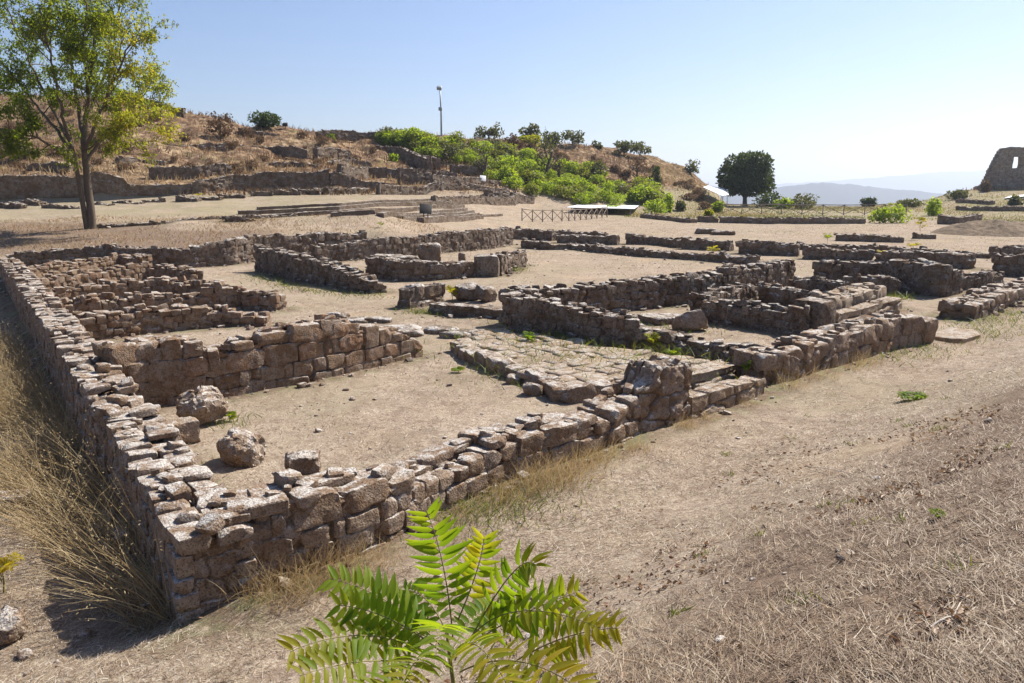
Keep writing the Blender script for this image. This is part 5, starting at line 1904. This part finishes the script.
def tufts():
    rg = np.random.default_rng(9)
    parts = []

    def tuft(x, y, n, h, spread, lean=(0, 0), w=.004, seed=0, droop=.35):
        r = np.stack([rg.normal(x, spread, n), rg.normal(y, spread, n), np.zeros(n)], -1)
        r[:, 2] = height(r[:, 0], r[:, 1]) - .02
        L = h * rg.uniform(.45, 1.15, n)
        d = np.stack([rg.normal(lean[0], .32, n), rg.normal(lean[1], .32, n), np.ones(n)], -1)
        d /= np.linalg.norm(d, axis=1)[:, None]
        vec = d * L[:, None]
        hb_ = np.stack([d[:, 0], d[:, 1], -np.ones(n) * .6], -1) * (L * droop * rg.uniform(.2, 1.5, n))[:, None]
        parts.append(blades(r, vec, rg.uniform(.6, 1.4, n) * w, hb_, 4, rg.uniform(0, 1, n), int(rg.integers(1e6))))
        return r, vec, hb_
    # clumps at the foot of the near front wall
    for px, py, n, h, sp in [(262, 594, 60, .45, .16), (300, 588, 80, .4, .2), (330, 577, 110, .42, .22), (352, 571, 70, .34, .2), (285, 600, 60, .3, .2), (380, 560, 50, .25, .2), (520, 490, 120, .36, .25), (545, 482, 140, .40, .25),
                             (568, 473, 140, .36, .25), (592, 462, 110, .32, .22), (500, 500, 90, .25, .25), (470, 512, 60, .2, .25), (610, 455, 70, .22, .2), (640, 450, 60, .25, .2), (685, 428, 60, .25, .12), (440, 528, 60, .22, .25),
                             (790, 389, 40, .45, .15), (820, 380, 40, .4, .2), (850, 371, 30, .4, .15), (705, 418, 50, .2, .15), (865, 365, 40, .45, .2), (745, 405, 40, .2, .15), (960, 345, 40, .15, .3)]:
        p = at(px, py)
        tuft(p[0], p[1], int(n * 3), h * 1.3, sp, (.1, -.35), .0045)
    v, f, t = merge(parts)
    tag(build('dry_grass_clumps', v, f, M_GOLD, None, t), kind='stuff')
    parts.clear()
    # dry stalks by the inner room
    p = at(790, 338)
    tuft(p[0], p[1], 14, .8, .12, (.1, -.1))
    # random short tufts over the bank and the weedy strip
    for _ in range(380):
        y = rg.uniform(3.0, 17)
        x = rg.uniform(-.5, 1) * (y * .66)
        tx = (x - _fa[0]) * .714 - (y - _fa[1]) * .70
        if tx < .5 or rg.random() > .30 + .7 * float(sstep(2, 4.5, np.array(tx))):
            continue
        tuft(x, y, int(rg.integers(8, 26)), rg.uniform(.05, .15), rg.uniform(.03, .10), (.2, 0), .004, droop=.9)
    v, f, t = merge(parts)
    tag(build('dry_grass_tufts', v, f, M_STRAW, None, t), kind='stuff')


tufts()


def tall_grass():
    """golden grass with seed heads in the hollow outside the long left wall"""
    rg = np.random.default_rng(19)
    parts = []
    N = 9000
    u = .2 + 22 * rg.uniform(0, 1, N) ** 1.15          # along the wall
    o_ = -.40 - np.abs(rg.normal(0, 1.15, N)) - .02 * u
    x = -2.75 + o_ * .8192 - u * .5736
    y = 7.4 + o_ * .5736 + u * .8192
    dens = fbm2(x * .7, y * .7, 2, 71)
    k = (dens > -.2) & ~((u < .9) & (o_ > -.5)) & ((u > 4.5) | (o_ > -.75 - .22 * u) & (rg.random(N) < .8)) 
    x, y, u, o_ = x[k], y[k], u[k], o_[k]
    r = np.stack([x, y, height(x, y) - .03], -1)
    n = len(x)
    L = rg.uniform(.55, 1.35, n) * (1.12 - .30 * sstep(3, 8, u))
    d = np.stack([rg.normal(-.48, .45, n), rg.normal(-.05, .38, n), np.ones(n)], -1)
    d /= np.linalg.norm(d, axis=1)[:, None]
    vec = d * L[:, None]
    bend = np.stack([d[:, 0], d[:, 1], -.4 * np.ones(n)], -1) * (L * rg.uniform(.1, .7, n))[:, None]
    parts.append(blades(r, vec, rg.uniform(.005, .010, n), bend, 5, rg.uniform(0, 1, n), 3))
    # leaves at the foot
    m = 9000
    kk = rg.integers(0, n, m)
    rr = r[kk] + rg.normal(size=(m, 3)) * np.array([.14, .14, 0])
    rr[:, 2] = height(rr[:, 0], rr[:, 1]) - .02
    L2 = rg.uniform(.15, .6, m)
    d2 = np.stack([rg.normal(-.1, .5, m), rg.normal(0, .5, m), np.ones(m)], -1)
    d2 /= np.linalg.norm(d2, axis=1)[:, None]
    b2 = np.stack([d2[:, 0], d2[:, 1], -.8 * np.ones(m)], -1) * (L2 * rg.uniform(.2, .9, m))[:, None]
    parts.append(blades(rr, d2 * L2[:, None], rg.uniform(.003, .008, m), b2, 4, rg.uniform(0, 1, m), 4))
    # seed heads
    tips = r + vec + bend
    q = np.repeat(np.arange(n), 7)
    q = q[rg.random(len(q)) < .45]
    tt = rg.uniform(.72, 1.02, len(q))
    pp = r[q] + vec[q] * tt[:, None] + bend[q] * (tt ** 2)[:, None] + rg.normal(size=(len(q), 3)) * .012
    lv, lf, lt = leaves(pp, rg.normal(size=(len(q), 3)) + np.array([0, 0, -.4]), rg.normal(size=(len(q), 3)), .035, .012, rg.uniform(0, 1, len(q)))
    v, f, t = merge(parts + [(lv, lf, lt)])
    tag(build('tall_dry_grass', v, f, M_GOLD, None, t), kind='stuff')


tall_grass()


def hill_brush():
    rg = np.random.default_rng(23)
    N = 90000
    Y = rg.uniform(74, 152, N)
    s = rg.uniform(-.80, .74, N)
    X = s * Y
    z = height(X, Y)
    ok = (z > 3.0) & (fbm2(X * .12, Y * .12, 3, 55) + rg.uniform(-.5, .5, N) > -.15)
    X, Y, z = X[ok], Y[ok], z[ok]
    n = len(X)
    r = np.stack([X, Y, z - .03], -1)
    L = rg.uniform(.25, .75, n)
    d = np.stack([rg.normal(0, .35, n), rg.normal(0, .35, n), np.ones(n)], -1)
    cl = np.clip(fbm2(X * .11, Y * .11, 3, 57) * 1.3 + .5 + rg.normal(0, .2, n), 0, 1)
    v, f, t = blades(r, d * L[:, None], rg.uniform(.06, .16, n), np.zeros((n, 3)), 1, cl, 8)
    tag(build('hillside_dry_grass', v, f, M_BRUSH, None, t), kind='stuff')


hill_brush()


def plateau_grass():
    rg = np.random.default_rng(37)
    N = 70000
    Y = rg.uniform(86, 160, N)
    X = rg.uniform(.14, .78, N) * Y
    z = height(X, Y)
    dn = fbm2(X * .10, Y * .10, 3, 95) + rg.uniform(-.35, .35, N)
    ok = (dn > .02) & ((Y > 96) | (X > 48)) & (z > -2)
    X, Y, z = X[ok], Y[ok], z[ok]
    n = len(X)
    r = np.stack([X, Y, z - .03], -1)
    d = np.stack([rg.normal(0, .4, n), rg.normal(0, .4, n), np.ones(n)], -1)
    cl = np.clip(.45 + fbm2(X * .07, Y * .07, 2, 96) * .9 + rg.normal(0, .12, n), 0, 1)
    L = rg.uniform(.07, .26, n)
    parts = [blades(r, d * L[:, None], rg.uniform(.06, .15, n), np.zeros((n, 3)), 1, cl, 8)]
    v, f, t = merge(parts)
    tag(build('plateau_grass', v, f, M_FARG, None, t), kind='stuff')
    # short stubble over the floors and the open ground
    N = 110000
    Y = 8 + 84 * rg.uniform(0, 1, N) ** 1.35
    X = rg.uniform(-.62, .68, N) * Y
    tx = (X - _fa[0]) * .714 - (Y - _fa[1]) * .70
    wl = (X + 2.75) * .8192 + (Y - 7.4) * .5736
    z = height(X, Y)
    ok = (tx < -.4) & (wl > .5) & (z < .5) & (fbm2(X * .35, Y * .35, 3, 98) * 1.4 + rg.uniform(-.4, .4, N) > .02)
    X, Y, z = X[ok], Y[ok], z[ok]
    n = len(X)
    r = np.stack([X, Y, z + .004], -1)
    d = np.stack([rg.normal(0, 1.2, n), rg.normal(0, 1.2, n), np.abs(rg.normal(.3, .4, n))], -1)
    d /= np.linalg.norm(d, axis=1)[:, None]
    L = rg.uniform(.03, .10, n) * (1 + Y * .012)
    v, f, t = blades(r, d * L[:, None], rg.uniform(.003, .006, n) * (1 + Y * .07), np.zeros((n, 3)), 1, rg.beta(.9, 1.1, n), 8)
    tag(build('stubble', v, f, M_STRAW, None, t), kind='stuff')
    # brown dry grass over the soil mounds behind the left rooms
    N = 26000
    Y = rg.uniform(39, 58, N)
    X = rg.uniform(-.78, -.06, N) * Y
    z = height(X, Y)
    ok = (z > .45) & (fbm2(X * .3, Y * .3, 3, 97) + rg.uniform(-.4, .4, N) > .05)
    X, Y, z = X[ok], Y[ok], z[ok]
    n = len(X)
    r = np.stack([X, Y, z - .02], -1)
    d = np.stack([rg.normal(0, .6, n), rg.normal(0, .6, n), np.ones(n)], -1)
    L = rg.uniform(.06, .22, n)
    v, f, t = blades(r, d * L[:, None], rg.uniform(.02, .05, n), np.zeros((n, 3)), 1, np.clip(rg.normal(.62, .25, n), 0, 1), 8)
    tag(build('mound_dry_grass', v, f, M_BRUSH, None, t), kind='stuff')


plateau_grass()


def green_bits():
    rg = np.random.default_rng(29)
    parts = []
    # strips of green: at foot of shaded walls, paving joints, ledge, outside
    strips = [((520, 350), (720, 378), 900, .12, .35), ((840, 312), (905, 297), 500, .22, .25), ((650, 366), (740, 384), 300, .14, .3), ((300, 290), (380, 298), 250, .10, .4),
              ((255, 276), (300, 290), 250, .12, .4), ((408, 312), (440, 314), 160, .14, .3), ((530, 338), (690, 374), 500, .16, .9), ((470, 350), (640, 385), 420, .14, .9), ((440, 530), (500, 500), 320, .09, .35),
              ((510, 495), (560, 480), 160, .08, .3), ((480, 520), (540, 500), 260, .10, .4), ((830, 300), (900, 290), 200, .15, .5), ((870, 360), (940, 350), 200, .1, .4), ((960, 340), (1020, 312), 500, .12, .6), ((700, 305), (745, 300), 140, .14, .5),
              ((655, 325), (700, 330), 160, .14, .6), ((470, 367), (560, 400), 120, .14, .2), ((225, 420), (240, 425), 60, .1, .2), ((500, 268), (520, 272), 120, .2, .3), ((430, 395), (470, 360), 60, .06, .6)]
    for a, b_, n, h, sp in strips:
        n, h = int(n * 2.2), h * 1.2
        A, B = at(*a), at(*b_)
        t = rg.uniform(0, 1, n)
        cl = np.sin(t * 37 + rg.uniform(0, 6)) + np.sin(t * 91)
        k = cl > -.4
        t = t[k]
        n = len(t)
        r = A + (B - A) * t[:, None] + rg.normal(size=(n, 3)) * np.array([sp, sp, 0])
        ins = (rg.random(n) < 2)
        r[:, 2] = height(r[:, 0], r[:, 1])
        if a in ((530, 338), (470, 350)):
            r[:, 2] += .215
        d = np.stack([rg.normal(0, .5, n), rg.normal(0, .5, n), np.ones(n)], -1)
        L = h * rg.uniform(.5, 1.3, n)
        dist = np.linalg.norm(A)
        parts.append(blades(r, d * L[:, None], rg.uniform(.006, .012, n) * (.6 + dist * .05), np.stack([d[:, 0], d[:, 1], -.5 * np.ones(n)], -1) * L[:, None] * .4, 3, rg.uniform(0, 1, n), 5))
    # dots of green across the near field
    for _ in range(46):
        y = rg.uniform(4, 18)
        x = rg.uniform(-.3, 1) * y * .64
        tx = (x - _fa[0]) * .714 - (y - _fa[1]) * .70
        if tx < .4: continue
        n = int(rg.integers(8, 30))
        r = np.stack([rg.normal(x, .05, n), rg.normal(y, .05, n), np.zeros(n)], -1)
        r[:, 2] = height(r[:, 0], r[:, 1])
        d = np.stack([rg.normal(0, .8, n), rg.normal(0, .8, n), np.ones(n)], -1)
        L = rg.uniform(.02, .07, n)
        parts.append(blades(r, d * L[:, None], .009, np.zeros((n, 3)), 2, rg.uniform(0, 1, n), 5))
    v, f, t = merge(parts)
    tag(build('green_grass', v, f, M_GRASS, None, t), kind='stuff')


green_bits()


def litter():
    rg = np.random.default_rng(31)
    # dead leaves on the bank
    n = 9000
    y = rg.uniform(3.2, 12, n)
    x = rg.uniform(-.2, .9, n) * y * .7
    tx = (x - _fa[0]) * .714 - (y - _fa[1]) * .70
    k = (tx > 1.2) & (fbm2(x * .9, y * .9, 3, 81) > .06) & (rg.random(n) < .3 + .7 * sstep(2, 4.5, tx))
    x, y = x[k], y[k]
    n = len(x)
    p = np.stack([x, y, height(x, y) + .02], -1)
    v, f, t = leaves(p, rg.normal(size=(n, 3)) * [1, 1, .25], rg.normal(size=(n, 3)) * .5 + [0, 0, 1], rg.uniform(.012, .075, n) , rg.uniform(.012, .04, n), rg.uniform(0, 1, n), fold=.5)
    tag(build('dead_leaves', v, f, M_DEADLEAF, None, t), kind='stuff')
    # pebbles and clods
    n = 1100
    y = 4 + 40 * rg.uniform(0, 1, n) ** 1.7
    x = rg.uniform(-1, 1, n) * y * .7
    tx = (x - _fa[0]) * .714 - (y - _fa[1]) * .70
    kk = (tx < 0) | (rg.random(n) < .25)
    x, y = x[kk], y[kk]
    n = len(x)
    z = height(x, y)
    a = rg.uniform(.008, .018, n) * (1 + rg.random(n) ** 8 * 2.5) * (1 + y * .018)
    rows = np.stack([x, y, z + a * .25, a * rg.uniform(.8, 1.5, n), a, a * .6, rg.uniform(0, 3, n), rg.normal(0, .2, n), rg.normal(0, .2, n), rg.random(n)], -1)
    v, f, t = stones(rows, 3, .004, 4, .25, 20, 5)
    tag(build('pebbles', v, f, M_NEAR, None, t), kind='stuff')


litter()


def wall_feet():
    """dark soil and weeds gather at the wall feet; small fallen stones lie along them"""
    g = GROUND
    n = len(g.data.vertices)
    co = np.zeros(n * 3, np.float32)
    g.data.vertices.foreach_get('co', co)
    co = co.reshape(-1, 3).astype(float)
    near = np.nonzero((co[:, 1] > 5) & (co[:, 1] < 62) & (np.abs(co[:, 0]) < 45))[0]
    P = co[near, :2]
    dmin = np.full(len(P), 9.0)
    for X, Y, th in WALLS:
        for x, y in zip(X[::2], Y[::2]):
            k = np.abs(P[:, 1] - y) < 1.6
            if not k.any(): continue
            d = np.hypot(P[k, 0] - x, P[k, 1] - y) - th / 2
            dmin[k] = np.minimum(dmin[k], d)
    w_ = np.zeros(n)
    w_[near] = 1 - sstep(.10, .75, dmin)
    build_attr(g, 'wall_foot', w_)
    rg = np.random.default_rng(61)
    rows = []
    for X, Y, th in WALLS:
        m = int(len(X) * .8)
        if len(X) < 3: continue
        tx, ty = np.gradient(X), np.gradient(Y)
        l = np.hypot(tx, ty) + 1e-9
        for _ in range(m):
            i = int(rg.integers(0, len(X)))
            o_ = (th / 2 + abs(rg.normal(0, .22)) + .03) * (1 if rg.random() < .5 else -1)
            a = .02 + .07 * rg.random() ** 3
            rows.append((X[i] - ty[i] / l[i] * o_, Y[i] + tx[i] / l[i] * o_, a * .3, a * rg.uniform(.9, 1.6), a, a * .7, rg.uniform(0, 3), rg.normal(0, .25), rg.normal(0, .25), rg.random()))
    rows = np.array(rows)
    rows[:, 2] += height(rows[:, 0], rows[:, 1])
    v, f, t = stones(rows, 4, .012, 9, .25, 12, 7, 8)
    tag(build('wall_foot_rubble', v, f, M_NEAR, None, t, sharp=R(30)), kind='stuff')


wall_feet()
for i, (a, b_, r, lab) in enumerate([((930, 636), (975, 612), .006, 'bleached straight stick lying on the brown bank at the lower right'),
                                     ((808, 470), (880, 478), .005, 'pale crooked twig lying high on the brown bank')]):
    A, B = at(*a), at(*b_)
    P = [A + (B - A) * t + np.array([0, 0, .02 + .015 * math.sin(t * 6)]) for t in np.linspace(0, 1, 7)]
    mb = MB()
    mb.tube(P, np.linspace(r, r * .5, 7), 6)
    mb.tube([P[3], P[3] + (B - A) * .12 + np.array([.03, .05, .03])], [r * .6, r * .3], 5)
    o = mb.build('stick', plain_mat('bleached_wood', (.55, .48, .40), .9), loc=tuple(A))
    tag(o, lab, 'stick')

# ------------------------------------------------------------------ fences, lamp, panels, roofs
M_WOOD = plain_mat('weathered_wood', (.25, .20, .155), .9, 0, .5, 6)
M_METAL = plain_mat('grey_metal', (.34, .37, .39), .5, .4, .2)
M_DARKM = plain_mat('dark_panel', (.035, .03, .028), .6, 0, .2)
M_WHITE = plain_mat('white_sheet', (.78, .78, .76), .7, 0, .06)


def railing(label, pts, h, step, name='wooden_railing', group=None, rr=.05):
    G = [at(*p) for p in pts]
    o = empty(name, G[0])
    tag(o, label, 'railing')
    S = np.concatenate([[0], np.cumsum([np.linalg.norm(G[i + 1] - G[i]) for i in range(len(G) - 1)])])
    n = max(2, int(S[-1] / step) + 1)
    Q = []
    for s in np.linspace(0, S[-1], n):
        x = np.interp(s, S, [g[0] for g in G])
        y = np.interp(s, S, [g[1] for g in G])
        Q.append(np.array([x, y, hz(x, y)]))
    for i, q in enumerate(Q):
        mb = MB()
        mb.tube([q - [0, 0, .2], q + [0, 0, h * .5], q + [0, 0, h + .08]], [rr * 1.2, rr * 1.1, rr], 7)
        mb.build('post', M_WOOD, o)
    for i in range(n - 1):
        a, b_ = Q[i], Q[i + 1]
        mb = MB()
        mb.tube([a + [0, 0, h], b_ + [0, 0, h]], [rr, rr], 6)
        mb.build('rail', M_WOOD, o)
        mb = MB()
        mb.tube([a + [0, 0, .12], b_ + [0, 0, h - .05]], [rr * .7, rr * .7], 6)
        mb.tube([a + [0, .09, h - .05], b_ + [0, .09, .12]], [rr * .7, rr * .7], 6)
        mb.build('cross_brace', M_WOOD, o)


railing('wooden railing with crossed braces at the foot of the green hillside', [(522, 221), (564, 221.5), (607, 217.5)], 1.15, 1.45, rr=.05)
railing('long rustic railing with crossed braces at the plateau edge right of the round tree', [(722, 214), (780, 214.5), (860, 215), (906, 215)], 1.35, 2.6, rr=.06)

b = spot(441.5, 138, 130)
b[2] = hz(b[0], b[1])
o = empty('lamp_post', b)
tag(o, 'tall grey floodlight mast standing on the crest of the hill', 'lamp post')
top = zat(b[1], 440, 89)
mb = MB()
mb.tube([b - [0, 0, .5], [b[0], b[1], (b[2] + top) / 2], [b[0] - .1, b[1], top]], [.17, .13, .10], 8)
mb.build('pole', M_METAL, o)
mb = MB()
mb.box((b[0] - .1, b[1] - .1, zat(b[1], 440, 109)), (.55, .5, .5), bev=.05)
mb.build('control_box', M_METAL, o)
mb = MB()
mb.box((b[0] - .22, b[1] - .1, top + .15), (.75, .7, .45), 0, (.5, 0), .06)
mb.box((b[0] - .1, b[1], top - .12), (.2, .2, .3))
mb.build('lamp_head', M_METAL, o)


def panel(name, label, px, py, Y, hpx, wpx, m, cat):
    b = spot(px, py, Y)
    b[2] = hz(b[0], b[1])
    s = Y / FPX
    h, w_ = hpx * s, wpx * s
    o = empty(name, b)
    tag(o, label, cat)
    for dx in (-.28, .28):
        mb = MB()
        mb.box((b[0] + dx * w_ * .6, b[1], b[2] + h * .35), (.07, .07, h * .8))
        mb.build('leg', M_DARKM, o)
    mb = MB()
    mb.box((b[0], b[1] - .05, b[2] + h * .76), (w_, .9, .06), .15, (.85, .12), .01)
    mb.build('board', m, o)


panel('information_panel', 'dark slanted information panel on two legs beside the stepped seats', 426, 222.5, 61, 17, 12, M_DARKM, 'information panel')
panel('information_panel', 'small white information panel on the upper terraces under the bare tree', 483, 192, 104, 9, 6, M_WHITE, 'information panel')
b = at(285.5, 131)
s = b[1] / FPX
o = empty('floodlight', b)
tag(o, 'small dark floodlight on a short post on the skyline beside the rounded shrub', 'floodlight')
mb = MB()
mb.tube([b - [0, 0, .3], b + [0, 0, 4 * s]], [.06, .05], 6)
mb.build('post', M_DARKM, o)
mb = MB()
mb.box(b + np.array([0, 0, 5 * s]), (4.4 * s, .5, 3 * s), 0, (.3, 0), .04)
mb.build('lamp_head', M_DARKM, o)


def shelter(label, corners, h, m=M_WHITE, ncol=2):
    """thin pale protective roof on slender posts; corners px,py,Y of the roof sheet"""
    P = np.array([spot(*c) for c in corners])
    c = P.mean(0)
    g = hz(c[0], c[1])
    o = empty('shelter_roof', (c[0], c[1], g))
    tag(o, label, 'roof')
    lo = P.copy()
    lo[:, 2] -= .07
    n = len(P)
    v = np.concatenate([P, lo])
    f4 = [[i, (i + 1) % n, n + (i + 1) % n, n + i] for i in range(n)]
    mb = MB()
    mb.add(v, [np.array([list(range(n))]), np.array([list(range(n, 2 * n))[::-1]]), np.array(f4)])
    mb.build('roof_sheet', m, o, smooth=False)
    for q in lo:
        e = c + (q - c) * .88
        z0 = hz(e[0], e[1])
        if q[2] - z0 < .2: continue
        mb = MB()
        mb.tube([[e[0], e[1], z0 - .1], [e[0], e[1], q[2]]], [.06, .06], 6)
        mb.build('post', M_METAL, o)


shelter('pale flat protective canopy low at the foot of the green hillside', [(566, 207.2, 100), (634, 208.6, 100), (641, 204.2, 121), (592, 201.6, 122)], 2)
shelter('pale triangular roof on the slope just left of the round tree', [(703, 187, 128), (722, 195.5, 124), (729, 194.5, 132), (724, 188.5, 138), (708, 185.5, 138)], 2)
shelter('thin pale roof entering from the right edge below the ruined tower', [(1004, 198, 130), (1050, 194, 130), (1056, 191.5, 142), (1012, 195, 142)], 2)


# ------------------------------------------------------------------ earth heap on the right
def heap():
    c = at(1015, 236)
    s = c[1] / FPX
    rx, ry, h = 62 * s, 4.5, 16 * s
    n, m_ = 60, 26
    th = np.linspace(0, 2 * np.pi, n, endpoint=False)
    vs, fs = [], []
    for k in range(m_ + 1):
        q = 1 - k / m_
        x = c[0] + np.cos(th) * rx * q
        y = c[1] + 3 + np.sin(th) * ry * q
        prof = h * (1 - q ** 1.6)
        z = height(x, y) + prof - .1 + (.30 * fbm2(x * .8, y * .8, 4, 91) + .12 * fbm2(x * 3, y * 3, 2, 92)) * (1 - q ** 4)
        vs.append(np.column_stack([x, y, z]))
    j = np.arange(n)
    for k in range(m_):
        fs.append(np.stack([k * n + j, k * n + (j + 1) % n, (k + 1) * n + (j + 1) % n, (k + 1) * n + j], 1))
    m, nt, b, out = mat('dark_spoil')
    N = NT(nt)
    p = N.pos()
    nn = N.noise(p, 2.2, 6, .7)
    N.ln(N.ramp(nn, [(.3, (.09, .065, .045)), (.55, (.19, .135, .085)), (.75, (.30, .23, .15))]), b.inputs['Base Color'])
    N.ln(N.bump(nn, 1, .2), b.inputs['Normal'])
    o = build('earth_heap', np.concatenate(vs), np.concatenate(fs), m)
    tag(o, 'dark heap of earth and dead weeds at the right edge behind the ruins', 'heap')
    tag(o, kind='structure')


heap()
